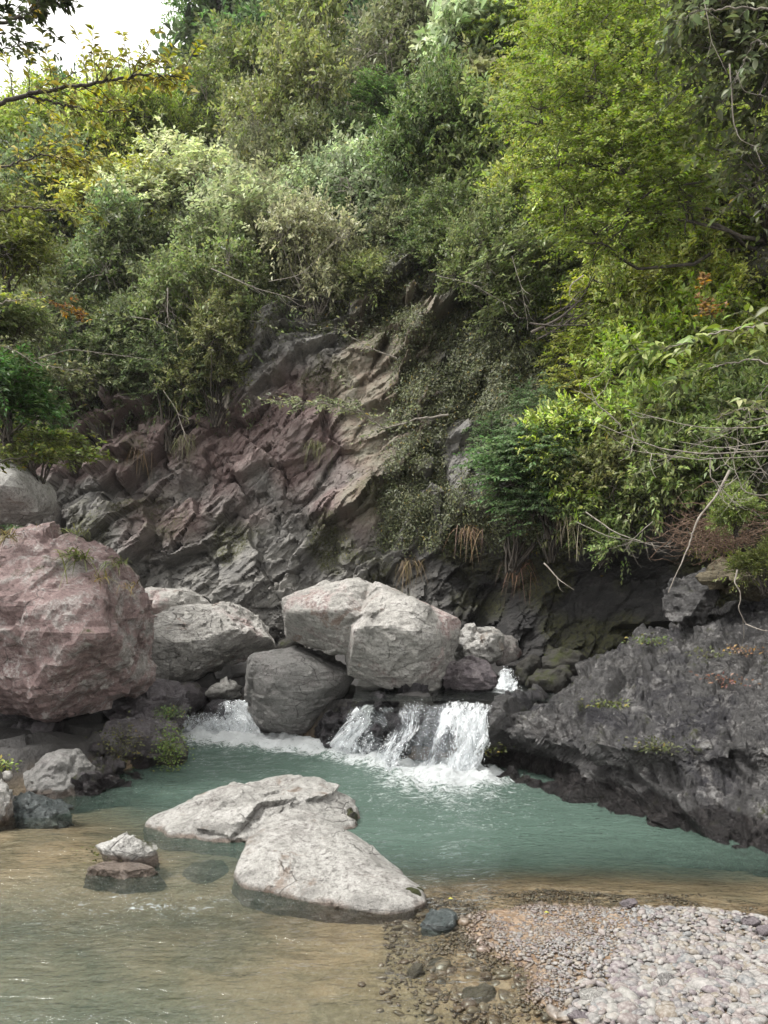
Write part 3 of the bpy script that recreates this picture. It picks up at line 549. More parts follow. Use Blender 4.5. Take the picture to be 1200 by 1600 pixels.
def fall(label, top, bot, dens, seed, drops=900, bulge=.12):
    """top, bot: lists of (u, v, D) points across the fall at its lip and at its foot"""
    tp, bt = np.array([P(*q) for q in top]), np.array([P(*q) for q in bot])
    ns, nt_ = 60, 60
    S_, T_ = np.meshgrid(np.linspace(0, 1, ns), np.linspace(0, 1, nt_))
    def ip(A, s): k = np.linspace(0, 1, len(A)); return np.stack([np.interp(s, k, A[:, i]) for i in range(3)], -1)
    a_, b_ = ip(tp, S_), ip(bt, S_)
    root = thing('waterfall', label, 'waterfall', b_[-1].mean(0)*[1, 1, 0])
    for L in range(4):
        tt = T_[..., None]
        g = a_*(1-tt)+b_*tt
        g[..., 2] = a_[..., 2]+(b_[..., 2]-a_[..., 2])*(T_**(1.5-.15*L))
        nn = fbm(np.stack([S_*9+seed, T_*3, S_*0+L*5.], -1), 3)
        g[..., 1] -= bulge*np.sin(T_*math.pi*.9)*(1+.4*L)+.07*nn*(.3+T_)+.035*L+.02
        g[..., 2] += .03*fbm(np.stack([S_*7+seed, T_*2, S_*0+L*3.+13], -1), 3)*(1-T_)
        g[..., 0] += .10*T_*fbm(np.stack([S_*3+seed, T_*2, S_*0+L*4.+23], -1), 2)+.05*fbm(np.stack([S_*6+seed, T_*4, S_*0+L*9.+3], -1), 2)
        de = dens(S_, T_)-.16*L
        link('water_sheet', mesh_np('water_sheet', g-np.array(root.location), gridf(nt_, ns), True, dict(dens=de), dict(flow=np.stack([S_*np.linalg.norm(tp[-1]-tp[0])+L*3+seed, T_*.6+L, S_*0], -1))), M['fall'], root)
    r2 = np.random.default_rng(seed); s_ = r2.random(drops); t_ = r2.random(drops)**.6
    ok = r2.random(drops) < np.clip(dens(s_, t_)+.25, 0, 1); s_, t_ = s_[ok], t_[ok]
    c_ = ip(tp, s_)*(1-t_[:, None])+ip(bt, s_)*t_[:, None]; c_[:, 2] += r2.normal(0, .03, len(s_))+.02; c_[:, 1] -= bulge+np.abs(r2.normal(0, .09, len(s_))); c_[:, 0] += r2.normal(0, .03, len(s_)); c_[:, 2] = np.maximum(c_[:, 2], .01)
    rr = r2.uniform(.0012, .0038, len(s_))
    V = (DV[None]*rr[:, None, None]*np.array([1, 1, 1.8])+c_[:, None]-np.array(root.location)).reshape(-1, 3); Fx = (DF[None]+(np.arange(len(s_))*len(DV))[:, None, None]).reshape(-1, 3)
    link('spray', mesh_np('spray', V, Fx), M['drop'], root, kind='stuff')
b = NB('white spray'); bs = b.n('BsdfPrincipled'); bs.inputs['Base Color'].default_value = (.85, .88, .9, 1); bs.inputs['Roughness'].default_value = .2; b.l(bs.outputs[0], b.o.inputs[0]); M['drop'] = b.m
fall('widest and brightest waterfall, dropping straight off the right half of the black rock', [(698, 1098, 7.05), (722, 1097, 7.0), (745, 1098, 6.95), (764, 1103, 6.92)], [(662, 1203, 6.98), (700, 1207, 6.88), (730, 1209, 6.84), (742, 1207, 6.85)],
     lambda s, t: .66-.4*(s < .06)-.8*np.clip(.25-t, 0, 1)+.25*t-.75*np.exp(-((s-.22)/.13)**2-((t-.72)/.22)**2)-.3*np.exp(-((s-.5)/.06)**2-((t-.5)/.3)**2), 3, 1300, .06)
fall('fanning waterfall on the left half of the black rock, bending left as it drops', [(636, 1098, 7.3), (650, 1099, 7.2), (664, 1098, 7.12)], [(588, 1190, 7.3), (606, 1196, 7.15), (622, 1200, 7.05)],
     lambda s, t: .36-.4*(s < .08)-.8*np.clip(.25-t, 0, 1)+.30*t-.4*np.exp(-((s-.55)/.1)**2-((t-.6)/.3)**2), 4, 1100, .05)
fall('thin broken veil of water over the black rock between the two main falls', [(670, 1100, 7.12), (700, 1100, 7.05)], [(640, 1203, 7.02), (682, 1206, 6.95)], lambda s, t: -.08+.0*s+.25*np.exp(-((t-.1)/.2)**2), 15, 260, .03)
fall('thin slanting waterfall in the middle, left of the widest one', [(556, 1104, 7.7), (578, 1102, 7.6), (592, 1102, 7.5)], [(512, 1172, 7.85), (535, 1176, 7.75), (552, 1182, 7.6)], lambda s, t: .55-.5*(np.abs(s-.5) > .4)+.2*t-.3*np.clip(.2-t, 0, 1), 5, 600, .05)
fall('trickle down the black rock between the middle and the widest waterfall', [(596, 1106, 7.45), (612, 1104, 7.4)], [(560, 1184, 7.55), (590, 1190, 7.4)], lambda s, t: .18+.0*s+.25*t, 6, 250, .03)
fall('left waterfall splashing between the wedged rock and the cracked grey boulder', [(352, 1096, 8.7), (370, 1092, 8.7), (384, 1094, 8.65)], [(320, 1146, 8.8), (370, 1152, 8.65), (412, 1156, 8.55)], lambda s, t: .62+.0*s+.35*t-.2*np.exp(-((s-.35)/.1)**2)*(t < .6), 8, 1300, .03)
fall('low side waterfall at the far left beneath the small dark rock', [(288, 1118, 8.75), (320, 1112, 8.7), (345, 1118, 8.6)], [(282, 1146, 8.85), (318, 1148, 8.8), (350, 1150, 8.7)], lambda s, t: .35+.0*s+.4*t, 9, 500, .05)
fall('little rear cascade running into the upper pool', [(784, 1046, 8.3), (790, 1044, 8.3), (796, 1046, 8.25)], [(781, 1076, 7.95), (793, 1078, 7.9), (804, 1077, 7.9)], lambda s, t: .5+.0*s+.35*t, 12, 250, .03)

# ------------------------------------------------------------------ plants
def leaf_mat(name, trans=.38, rough=.42):
    b = NB(name); oi = b.n('ObjectInfo'); lv = b.attr('lv')
    hv = b.n('HueSaturation'); b.l(oi.outputs['Color'], hv.inputs['Color'])
    b.l(b.ramp(b.math('FRACT', b.math('MULTIPLY', lv, 7.31)), 0, 1, .475, .525), hv.inputs['Hue'])
    b.l(b.ramp(lv, 0, 1, .38, 1.75), hv.inputs['Value']); b.l(b.ramp(b.math('FRACT', b.math('MULTIPLY', lv, 3.7)), 0, 1, .75, 1.15), hv.inputs['Saturation'])
    c = b.mix(b.ramp(lv, .97, .99, 0, .7), hv.outputs[0], (.30, .20, .04))
    bs = b.n('BsdfPrincipled'); b.l(c, bs.inputs['Base Color']); bs.inputs['Roughness'].default_value = rough; bs.inputs['Specular IOR Level'].default_value = .4
    tl = b.n('BsdfTranslucent'); h2 = b.n('HueSaturation'); b.l(c, h2.inputs['Color']); h2.inputs['Value'].default_value = 1.25; h2.inputs['Saturation'].default_value = 1.1; b.l(h2.outputs[0], tl.inputs[0])
    m = b.n('MixShader'); m.inputs[0].default_value = trans; b.l(bs.outputs[0], m.inputs[1]); b.l(tl.outputs[0], m.inputs[2]); b.l(m.outputs[0], b.o.inputs[0]); return b.m
M['leaf'] = leaf_mat('living leaves')
M['dry'] = leaf_mat('dry grass and leaves', .2, .8)
def bark_mat(name, a, c_):
    b = NB(name); t = b.n('TexCoord').outputs['Object']; n = b.noise(b.scale(t, (6, 6, 2)), 4, 5, .7); bs = b.n('BsdfPrincipled')
    b.l(b.mix(b.ramp(n, .35, .65), a, c_), bs.inputs['Base Color']); bs.inputs['Roughness'].default_value = .85; b.l(b.bump(n, .6, .02), bs.inputs['Normal']); b.l(bs.outputs[0], b.o.inputs[0]); return b.m
M['bark'] = bark_mat('dark bark', (.03, .025, .02), (.09, .075, .06))
M['twig'] = bark_mat('pale grey twig', (.16, .14, .115), (.30, .27, .235))
M['root'] = bark_mat('brown root', (.10, .06, .04), (.20, .13, .09))

def unit(v): return v/(np.linalg.norm(v, axis=-1, keepdims=True)+1e-9)
def leaf_geo(pos, d, up, L, wd, r, fold=.25, curl=.15):
    """rhombic folded leaves: base, left edge, tip, right edge"""
    d = unit(d); s = unit(np.cross(d, up)); n = unit(np.cross(s, d)); L = np.asarray(L)[:, None]
    W_ = L*wd*.5
    a = pos; m = pos+d*L*.5
    V = np.stack([a, m+s*W_+n*W_*fold*2, pos+d*L-n*L*curl, m-s*W_+n*W_*fold*2], 1)
    k = len(pos); i = np.arange(k)[:, None]*4
    Fc = np.concatenate([i+np.array([[0, 2, 1]]), i+np.array([[0, 3, 2]])], 0)
    return V.reshape(-1, 3), Fc, np.repeat(r.random(k), 4)
def tubes(lines, radii, sides=4):
    """lines: list of (n,3); radii: list of (r0, r1)"""
    VV, FF, o = [], [], 0
    for ln, (r0, r1) in zip(lines, radii):
        ln = np.asarray(ln); n = len(ln); t = unit(np.gradient(ln, axis=0)); ref = np.array([.31, .17, .93]); s = unit(np.cross(t, ref)); q = np.cross(s, t)
        rr = np.linspace(r0, r1, n)[:, None, None]; a = np.arange(sides)*2*math.pi/sides
        VV.append((ln[:, None]+rr*(s[:, None]*np.cos(a)[None, :, None]+q[:, None]*np.sin(a)[None, :, None])).reshape(-1, 3))
        i = np.arange(n-1)[:, None]*sides; j = np.arange(sides)[None]; j2 = (j+1) % sides
        FF.append((np.stack([i+j, i+j2, i+sides+j2, i+sides+j], -1)).reshape(-1, 4)+o); o += n*sides
    return np.concatenate(VV), np.concatenate(FF)
def wob(a, b, n, amp, r, sag=0.):
    t = np.linspace(0, 1, n)[:, None]; a, b = np.asarray(a), np.asarray(b); L = np.linalg.norm(b-a)
    p = a*(1-t)+b*t; w_ = np.cumsum(r.normal(0, amp*L/n**.5, (n, 3)), 0)*np.sin(t*math.pi)
    p = p+w_; p[:, 2] += sag*L*(np.sin(t[:, 0]*math.pi)); return p
def crown_geo(lobes, seed, nshoot, per, leaf, wd=.42, shoot=.22, flat=0., up=.35, droop=.25, base=(0, 0, -.9), stemr=.03, twigs=True, inner=.25):
    """shoots sit round the lobes; leaves alternate along every shoot"""
    r = np.random.default_rng(seed); lobes = np.asarray(lobes, float); nl = len(lobes)
    k = r.choice(nl, nshoot, p=lobes[:, 3]**2/(lobes[:, 3]**2).sum())
    d = unit(r.normal(size=(nshoot, 3))); d[:, 2] = np.where((d[:, 2] < -.15) & (r.random(nshoot) < .75), -d[:, 2], d[:, 2])
    rad = lobes[k, 3]*np.where(r.random(nshoot) < inner, r.uniform(.3, .85, nshoot), np.where(r.random(nshoot) < .2, r.uniform(1.1, 1.75, nshoot), r.uniform(.75, 1.15, nshoot)))
    c = lobes[k, :3]+d*rad[:, None]*np.array([1, 1, .85 if not flat else .7])
    if flat:
        lvl = .20*lobes[:, 3].mean()*1.6; c[:, 2] = np.round(c[:, 2]/lvl)*lvl+r.normal(0, lvl*.10, nshoot)-.25*np.abs(rad)*0
    g = unit(d*np.array([1, 1, 1-flat])+np.array([0, 0, up*(1-flat)])+r.normal(0, .35*(1-flat*.5), (nshoot, 3))*np.array([1, 1, 1-flat*.8]))
    Ls = shoot*r.uniform(.6, 1.3, nshoot)
    t = (np.arange(per)+.5)/per
    pos = c[:, None]+g[:, None]*(t[None, :, None]*Ls[:, None, None]); pos[..., 2] -= droop*(t**2)[None]*Ls[:, None]
    side = unit(np.cross(g, np.array([0, 0, 1.])+r.normal(0, .4*(1-flat), (nshoot, 3))))
    alt = np.where(np.arange(per) % 2 == 0, 1., -1.)
    ld = g[:, None]*.55+side[:, None]*alt[None, :, None]*.9+r.normal(0, .22, (nshoot, per, 3)); ld[..., 2] -= droop*.7
    ld[:, -1] = g*1.
    upv = np.array([0, 0, 1.])+r.normal(0, .38*(1-flat*.6), (nshoot, per, 3))
    LL = leaf*r.uniform(.65, 1.25, (nshoot, per))*(1-.25*np.abs(t-.5)[None])
    V, Fc, lv = leaf_geo(pos.reshape(-1, 3), ld.reshape(-1, 3), upv.reshape(-1, 3), LL.ravel(), wd, r)
    sv = np.repeat(r.random(nshoot), per*4); lv = np.clip(lv*.5+sv*.5, 0, 1)
    base = np.asarray(base, float); lines, rad_ = [], []
    for q in lobes:
        lines.append(wob(base+r.normal(0, .04, 3), q[:3]+np.array([0, 0, q[3]*.3]), 8, .10, r)); rad_.append((stemr, stemr*.3))
        for _ in range(5):
            e = q[:3]+unit(r.normal(size=3))*q[3]*.95; lines.append(wob(q[:3]+r.normal(0, q[3]*.15, 3), e, 6, .12, r)); rad_.append((stemr*.35, stemr*.12))
    if twigs:
        for i in r.choice(nshoot, min(nshoot, 320), replace=False):
            lines.append(np.stack([c[i]-g[i]*Ls[i]*.6, c[i]+g[i]*Ls[i]*.2, c[i]+g[i]*Ls[i]*.9-np.array([0, 0, droop*Ls[i]*.8])])); rad_.append((stemr*.16, stemr*.06))
    return V, Fc, lv, tubes(lines, rad_, 3)
def rl(seed, n, spread=(.8, .8, .72), rr=(.18, .42)):
    r = np.random.default_rng(seed); d = unit(r.normal(size=(n, 3)))*r.uniform(.25, 1, (n, 1))*np.array(spread)
    return np.concatenate([d, r.uniform(*rr, (n, 1))], 1)
PROTO = {}
def proto(kind, seed, **kw):
    V, Fc, lv, (tv, tf) = crown_geo(seed=seed, **kw)
    fm = mesh_np('foliage', V, Fc, True, dict(lv=lv)); fm.materials.append(M['leaf'])
    tm = mesh_np('stems', tv, tf); tm.materials.append(M['twig' if kind == 'silver' else 'bark']); PROTO.setdefault(kind, []).append((fm, tm))
for k in range(4): proto('fine', 100+k, lobes=rl(k, 14), nshoot=1500, per=10, leaf=.075, shoot=.2)
for k in range(3): proto('mid', 120+k, lobes=rl(k+10, 13), nshoot=1000, per=9, leaf=.105, shoot=.26, wd=.45)
for k in range(3): proto('layer', 140+k, lobes=rl(k+20, 13, (.85, .85, .6), (.2, .42)), nshoot=1100, per=12, leaf=.07, shoot=.26, flat=.85, wd=.5)
for k in range(3): proto('silver', 160+k, lobes=rl(k+30, 13), nshoot=1100, per=8, leaf=.085, shoot=.24, wd=.5, inner=.15, stemr=.022, droop=.35)
for k in range(3): proto('broad', 180+k, lobes=rl(k+40, 9), nshoot=420, per=7, leaf=.19, shoot=.34, wd=.5, droop=.5)
COL = {k_: tuple(1.8*x_ for x_ in (v_[0]*1.04, v_[1]*1.13, v_[2]*.84)) for k_, v_ in {'yellow': (.19, .205, .065), 'lime': (.13, .18, .034), 'mid': (.09, .135, .055), 'dark': (.065, .098, .05), 'teal': (.058, .088, .052), 'silver': (.20, .20, .155), 'olive': (.12, .13, .062), 'greyg': (.135, .15, .09), 'dusk': (.080, .088, .052), 'bright': (.11, .165, .055)}.items()}  # dusk is darkened so the leaf colour carries shade in the slope hollows
# what grows where on the slope (photo position of a patch, colour, shape, size)
AN = [(330, 40, 'yellow', 'fine'), (420, 40, 'yellow', 'fine'), (490, 60, 'mid', 'fine'), (560, 60, 'teal', 'fine'), (610, 20, 'mid', 'fine'), (690, 60, 'yellow', 'layer'), (740, 50, 'greyg', 'broad'), (360, 110, 'dark', 'broad'), (360, 170, 'dark', 'mid'), (450, 110, 'mid', 'layer'), (400, 90, 'yellow', 'fine'),
      (300, 190, 'mid', 'layer'), (500, 150, 'silver', 'silver'), (570, 190, 'mid', 'layer'), (180, 240, 'teal', 'mid'), (220, 200, 'mid', 'fine'), (120, 200, 'yellow', 'fine'), (60, 230, 'yellow', 'fine'), (230, 255, 'yellow', 'fine'), (500, 230, 'silver', 'silver'), (600, 110, 'teal', 'mid'), (650, 110, 'dusk', 'silver'),
      (400, 370, 'silver', 'silver'), (330, 330, 'silver', 'silver'), (450, 270, 'olive', 'silver'), (570, 280, 'dusk', 'silver'), (160, 350, 'yellow', 'layer'), (80, 330, 'yellow', 'layer'), (230, 380, 'yellow', 'layer'), (100, 420, 'olive', 'layer'), (330, 500, 'dusk', 'silver'), (200, 500, 'dusk', 'silver'), (420, 480, 'dusk', 'silver'),
      (100, 560, 'dusk', 'silver'), (200, 600, 'dusk', 'fine'), (580, 430, 'bright', 'layer'), (700, 250, 'yellow', 'fine'), (690, 330, 'mid', 'fine'), (650, 400, 'greyg', 'mid'), (800, 190, 'yellow', 'layer'), (740, 140, 'silver', 'broad'), (770, 300, 'silver', 'silver'), (770, 390, 'olive', 'mid'), (700, 200, 'silver', 'broad'),
      (640, 240, 'mid', 'fine'), (900, 100, 'lime', 'layer'), (950, 200, 'lime', 'layer'), (880, 300, 'olive', 'layer'), (1000, 300, 'olive', 'layer'), (1100, 100, 'olive', 'broad'), (1150, 180, 'dusk', 'broad'), (1150, 300, 'mid', 'mid'), (1060, 380, 'yellow', 'mid'), (860, 360, 'yellow', 'mid'), (1000, 450, 'yellow', 'mid'),
      (1150, 420, 'yellow', 'mid'), (1080, 520, 'yellow', 'mid'), (970, 560, 'yellow', 'layer'), (1150, 620, 'yellow', 'mid'), (1040, 620, 'yellow', 'mid'), (960, 660, 'yellow', 'layer'), (430, 525, 'dusk', 'silver'), (380, 548, 'dusk', 'silver'), (500, 455, 'silver', 'silver'), (330, 560, 'olive', 'fine'), (270, 590, 'dusk', 'silver'), (540, 470, 'olive', 'mid'), (850, 740, 'teal', 'layer'), (840, 790, 'teal', 'layer'), (930, 770, 'yellow', 'mid'), (1000, 790, 'olive', 'mid'), (930, 830, 'olive', 'mid'), (1150, 720, 'olive', 'mid'), (1180, 800, 'olive', 'mid'), (1190, 900, 'yellow', 'mid'),
      (520, 380, 'silver', 'silver'), (600, 500, None, 0), (700, 450, 'dusk', 'fine'), (800, 450, 'dusk', 'fine'), (860, 480, 'dusk', 'silver'), (540, 530, None, 0), (400, 620, None, 0), (300, 640, None, 0), (500, 650, None, 0), (400, 750, None, 0), (200, 750, None, 0), (550, 800, None, 0), (650, 600, None, 0), (700, 550, None, 0),
      (780, 560, None, 0), (870, 580, None, 0), (700, 680, None, 0), (650, 760, None, 0), (780, 680, None, 0), (720, 800, None, 0), (100, 700, None, 0), (250, 640, 'dusk', 'fine'), (150, 650, 'dusk', 'fine'), (300, 850, None, 0), (500, 900, None, 0), (700, 900, None, 0), (900, 920, None, 0), (1050, 920, None, 0), (1000, 870, None, 0), (600, 850, None, 0), (100, 790, None, 0), (480, 590, None, 0), (1100, 830, None, 0), (1150, 960, None, 0)]
AU = np.array([(a[0], a[1]) for a in AN], float)
ADJ = {'yellow': 'yellow green', 'lime': 'lime green', 'mid': 'mid green', 'dark': 'dark green', 'teal': 'deep bluish green', 'silver': 'silvery grey leaved', 'olive': 'olive green', 'greyg': 'grey green', 'dusk': 'shade-dulled brownish green', 'bright': 'fresh bright green'}
SHP = {'fine': 'small leaved', 'mid': 'leafy', 'layer': 'layered feathery', 'silver': 'twiggy', 'broad': 'broad leaved'}
def zone(u, v):
    h = 'at the far left' if u < 110 else 'left of the cliff' if u < 230 else 'above the red cliff' if u < 380 else 'above the cliff middle' if u < 520 else 'above the orange cliff' if u < 640 else 'right of the orange cliff' if u < 760 else 'left of the lime tree' if u < 880 else 'on the right bank' if u < 1040 else 'near the right edge'
    return ('topmost slope' if v < 90 else 'upper slope' if v < 200 else 'high' if v < 320 else 'halfway' if v < 420 else 'lower' if v < 560 else 'low')+' '+h
PL = []
r = np.random.default_rng(77)
row = 0; v = -70.
while v < 900:
    u = -60+(row % 2)*34.
    while u < 1270:
        uu, vv = u+r.normal(0, 14), v+r.normal(0, 10)
        k = int(np.argmin(((AU+r.normal(0, 12, 2)-[uu, vv])**2*[1, 1.3]).sum(1))); _, _, col, shp = AN[k]
        if col is not None and not (uu < 335 and vv < 105+max(0, uu-235)*-.9):
            p = surf(uu, vv)
            if p is not None: PL.append([uu, vv, p, col, shp, r.uniform(.8, 1.3)])
        u += 72
    v += 50; row += 1
for u in np.arange(-80, 330, 34):                           # the skyline trees
    x = np.interp(u, [-80, 330], [-19, -6.4]); z = float(zcap(x)); y = float(land_y(np.array(x), np.array(z))); PL.append([u, 110, np.array([x, y-.3, z-1.7]), 'yellow' if u > 200 else ['olive', 'yellow', 'mid'][int(r.integers(3))], 'fine', r.uniform(.6, .85)])
items = []
for uu, vv, p, col, shp, sz_ in PL:
    D = p[1]; s = sz_*D*72/F
    s *= 1.12; c_ = p+np.array([0, -.3*s, .35*s])
    fm, tm = PROTO[shp][int(r.integers(len(PROTO[shp])))]
    pu, pv = px(c_)
    items.append((col, shp, zone(pu, pv), pv, pu, s, c_, fm, tm))
groups = {}
for it in items: groups.setdefault((it[0], it[1], it[2]), []).append(it)
ORD = ['highest', 'second highest', 'third highest', 'fourth highest', 'fifth highest', 'sixth highest', 'seventh highest', 'eighth highest', 'ninth highest', 'tenth highest', 'eleventh highest', 'twelfth highest', 'thirteenth highest', 'fourteenth highest']
_ = ['topmost', 'second from the top', 'third from the top', 'fourth from the top', 'fifth from the top', 'sixth from the top', 'seventh from the top', 'eighth from the top', 'ninth from the top', 'tenth from the top', 'eleventh from the top', 'twelfth from the top']
for key, its in groups.items():
    its.sort(key=lambda q: q[3]); col, shp, zn = key
    for i, it in enumerate(its):
        big = it[5] > 1.2
        nm = 'tree' if big else 'shrub'
        lab = f"{ADJ[col]} {SHP[shp]} {nm} {zn}"
        if len(its) > 1: lab += ', '+('lowest' if i == len(its)-1 and i > 0 else ORD[min(i, 13)])
        _, _, _, pv, pu, s, c_, fm, tm = it
        t = thing(nm, lab, nm, c_-np.array([0, 0, .9*s]), 'trees and shrubs on the steep slope')
        t.scale = (s*r.uniform(.8, 1.15), s*r.uniform(.8, 1.1), s*r.uniform(.9, 1.5)); t.rotation_euler = (r.normal(0, .16)+.15, r.normal(0, .2), r.uniform(0, 6.28))
        f = link('foliage', fm, None, t, (0, 0, .9)); cc_ = (np.array(COL[col])*.8+np.array([.13, .145, .06])*.2)*r.uniform(.8, 1.35)*(1+r.normal(0, .045, 3)); f.color = (*cc_, 1)
        link('trunk' if big else 'stems', tm, None, t, (0, 0, .9))

# creeper and undergrowth that nobody could count
def scatter(name, pos, nrm, leaf, color, seed, label, cat, wd=.45, m='leaf', lean=.6):
    r = np.random.default_rng(seed); n = len(pos)
    d = unit(np.cross(nrm, r.normal(size=(n, 3)))+nrm*.35+np.array([0, -.1, -.45*lean]))
    up = unit(nrm+np.array([0, -.3, .7])+r.normal(0, .35, (n, 3)))
    V, Fc, lv = leaf_geo(pos, d, up, leaf*r.uniform(.6, 1.4, n), wd, r)
    o = link(name, mesh_np(name, V, Fc, True, dict(lv=lv)), M[m], label=label, cat=cat, kind='stuff'); o.color = (*color, 1); return o
nrmC = np.cross(np.gradient(Vc, axis=1), np.gradient(Vc, axis=0)); nrmC = unit(nrmC); nrmC[nrmC[..., 1] > 0] *= -1
def cliff_pts(dens, n, seed):
    r = np.random.default_rng(seed); w_ = np.clip(dens, 0, 1).ravel(); i = r.choice(len(w_), n, p=w_/w_.sum())
    p = Vc.reshape(-1, 3)[i]+r.normal(0, .02, (n, 3)); nn = nrmC.reshape(-1, 3)[i]; return p+nn*(np.abs(r.normal(0, .07, n)))[:, None], nn
nzc = fbm(np.stack([Vc[..., 0]*1.3, Vc[..., 1], Vc[..., 2]*1.3+60], -1), 4)
cre = sstep(600, 640, U_+(V_-650)*.12)*sstep(930, 880, U_)*sstep(870, 835, V_)*sstep(470, 520, V_)*sstep(-.5, -.1, nzc)
cre = np.maximum(cre, sstep(.5, .8, cre*0)*0)
p_, n_ = cliff_pts(cre, 90000, 1); scatter('creeper', p_, n_, .044, (.125, .138, .07), 2, 'fine olive creeper covering the cliff right of the orange patch', 'creeper')
ed = sstep(-.1, .25, nzc+.1)*(sstep(560, 500, V_-(U_-400)*.0)*sstep(950, 900, U_)+sstep(450, 250, U_)*sstep(700, 560, V_)*.8+sstep(640, 700, V_)*sstep(900, 820, V_)*.02*(U_ > 700))
p_, n_ = cliff_pts(ed, 30000, 3); scatter('undergrowth', p_, n_, .055, (.075, .085, .04), 4, 'dull green undergrowth on the upper rim of the cliff', 'undergrowth')
mz = mossz*sstep(.0, .3, nzc)*sstep(330, 420, V_)*(1-cre)*sstep(3, 2, darkz+2*(Z[0, 0]*0))*(1-darkz*.9)
p_, n_ = cliff_pts(mz, 14000, 5); scatter('moss', p_, n_, .028, (.10, .11, .035), 6, 'mossy yellow green tufts along the cliff ledges', 'moss', wd=.25, m='dry')
r = np.random.default_rng(9); nH = 60000
q = Vh[:nz if False else 130].reshape(-1, 3) if False else Vh[:130]
i_, j_ = r.integers(0, 129, nH), r.integers(0, 169, nH); a_, b2 = r.random((nH, 1)), r.random((nH, 1))
p_ = (Vh[i_, j_]*(1-a_)+Vh[i_+1, j_]*a_)*(1-b2)+(Vh[i_, j_+1]*(1-a_)+Vh[i_+1, j_+1]*a_)*b2
uu, vv = px(p_); ok = (uu > -150) & (uu < 1350) & (vv < 650) & (p_[:, 2] > 5.5); p_ = p_[ok]+r.normal(0, .12, (ok.sum(), 3)); D_ = p_[:, 1]
scatter('ground_cover', p_, np.tile([0, -.8, .6], (len(p_), 1)), .15, (.03, .037, .018), 10, 'low growth darkened as shade, covering the soil between the shrubs', 'ground cover')  # leaf colour darkened to paint shade into the gaps between crowns
o = bpy.data.objects['ground_cover']; 

# grass tufts
def tuft(label, c_, n, L, color, seed, spread=.05, hang=.6, width=.05, name='grass_tuft', cat='grass tuft', lean=(0, -.4, .6), group=None):
    r = np.random.default_rng(seed); c_ = np.asarray(c_); VV, FF, lv = [], [], []
    for i in range(n):
        d = unit(r.normal(0, .55, 3)+np.array(lean)); l = L*r.uniform(.5, 1.2); k = 5; t = np.linspace(0, 1, k)[:, None]
        ln = r.normal(0, spread, 3)*[1, 1, .3]+d*l*t+np.array([0, -.15, -hang])*l*t**2
        s = unit(np.cross(d, [0, 0, 1.]+r.normal(0, .3, 3))); w_ = (l*width*.5*(1-t**1.5)+.0006)
        VV.append(np.concatenate([ln-s*w_, ln+s*w_])); o_ = i*2*k
        for j in range(k-1): FF.append([o_+j, o_+j+1, o_+k+j+1, o_+k+j])
        lv += [r.random()*.95]*(2*k)
    o = link(name, mesh_np(name, np.concatenate(VV), FF, True, dict(lv=np.array(lv))), M['dry'], None, tuple(c_), label, cat, group); o.color = (*color, 1); return o
GG = 'grass tufts on the huge red boulder'
for k, (u, v, D_, n, L, c_, lb) in enumerate([(10, 838, 6.8, 70, .22, (.16, .13, .05), 'dry yellow grass tuft at the left edge of the huge red boulder'), (120, 870, 6.72, 90, .26, (.14, .16, .05), 'biggest green grass tuft on the huge red boulder'),
        (178, 880, 6.72, 45, .18, (.13, .15, .05), 'green grass tuft near the right shoulder of the huge red boulder'), (158, 905, 6.62, 50, .15, (.22, .17, .06), 'dry straw coloured tuft below the green ones on the red boulder'), (200, 915, 6.65, 30, .12, (.24, .18, .07), 'small dry tuft at the right shoulder of the huge red boulder'),
        (120, 832, 7.1, 50, .15, (.15, .17, .05), 'short grass along the crest of the huge red boulder'), (60, 830, 7.1, 40, .12, (.20, .13, .06), 'reddish dry tuft on the crest under the smooth grey boulder'), (20, 826, 7.4, 70, .10, (.06, .12, .04), 'low green clump at the foot of the smooth grey boulder')]):
    tuft(lb, P(u, v, D_), n, L, c_, 200+k, group=GG)
r = np.random.default_rng(31)
for k, (u, v, L, c_, lb) in enumerate([(225, 700, .35, (.20, .14, .07), 'dry grass hanging off the ledge left of the red cliff'), (300, 690, .3, (.12, .12, .05), 'grass hanging from the left rim of the red cliff'), (880, 810, .3, (.30, .26, .17), 'pale dry grass bunch hanging below the bluish ferns'),
        (800, 880, .28, (.20, .11, .07), 'brown dry fronds hanging above the black cliff foot'), (730, 830, .22, (.20, .13, .08), 'reddish dry grass strip low on the creeper slope'), (495, 700, .2, (.12, .13, .05), 'small grass tuft on the cliff below the overhanging branch'), (640, 880, .3, (.16, .12, .06), 'thin grass on the ledge above the biggest boulder'), (870, 790, .2, (.25, .22, .14), 'second pale dry bunch just above the larger one')]):
    p = surf(u, v); p = p+np.array([0, -.35, 0]); tuft(lb, p, 70, L, c_, 300+k, .10, 1.3, .03, lean=(0, -.5, .1), group='dry grass hanging on the cliff')
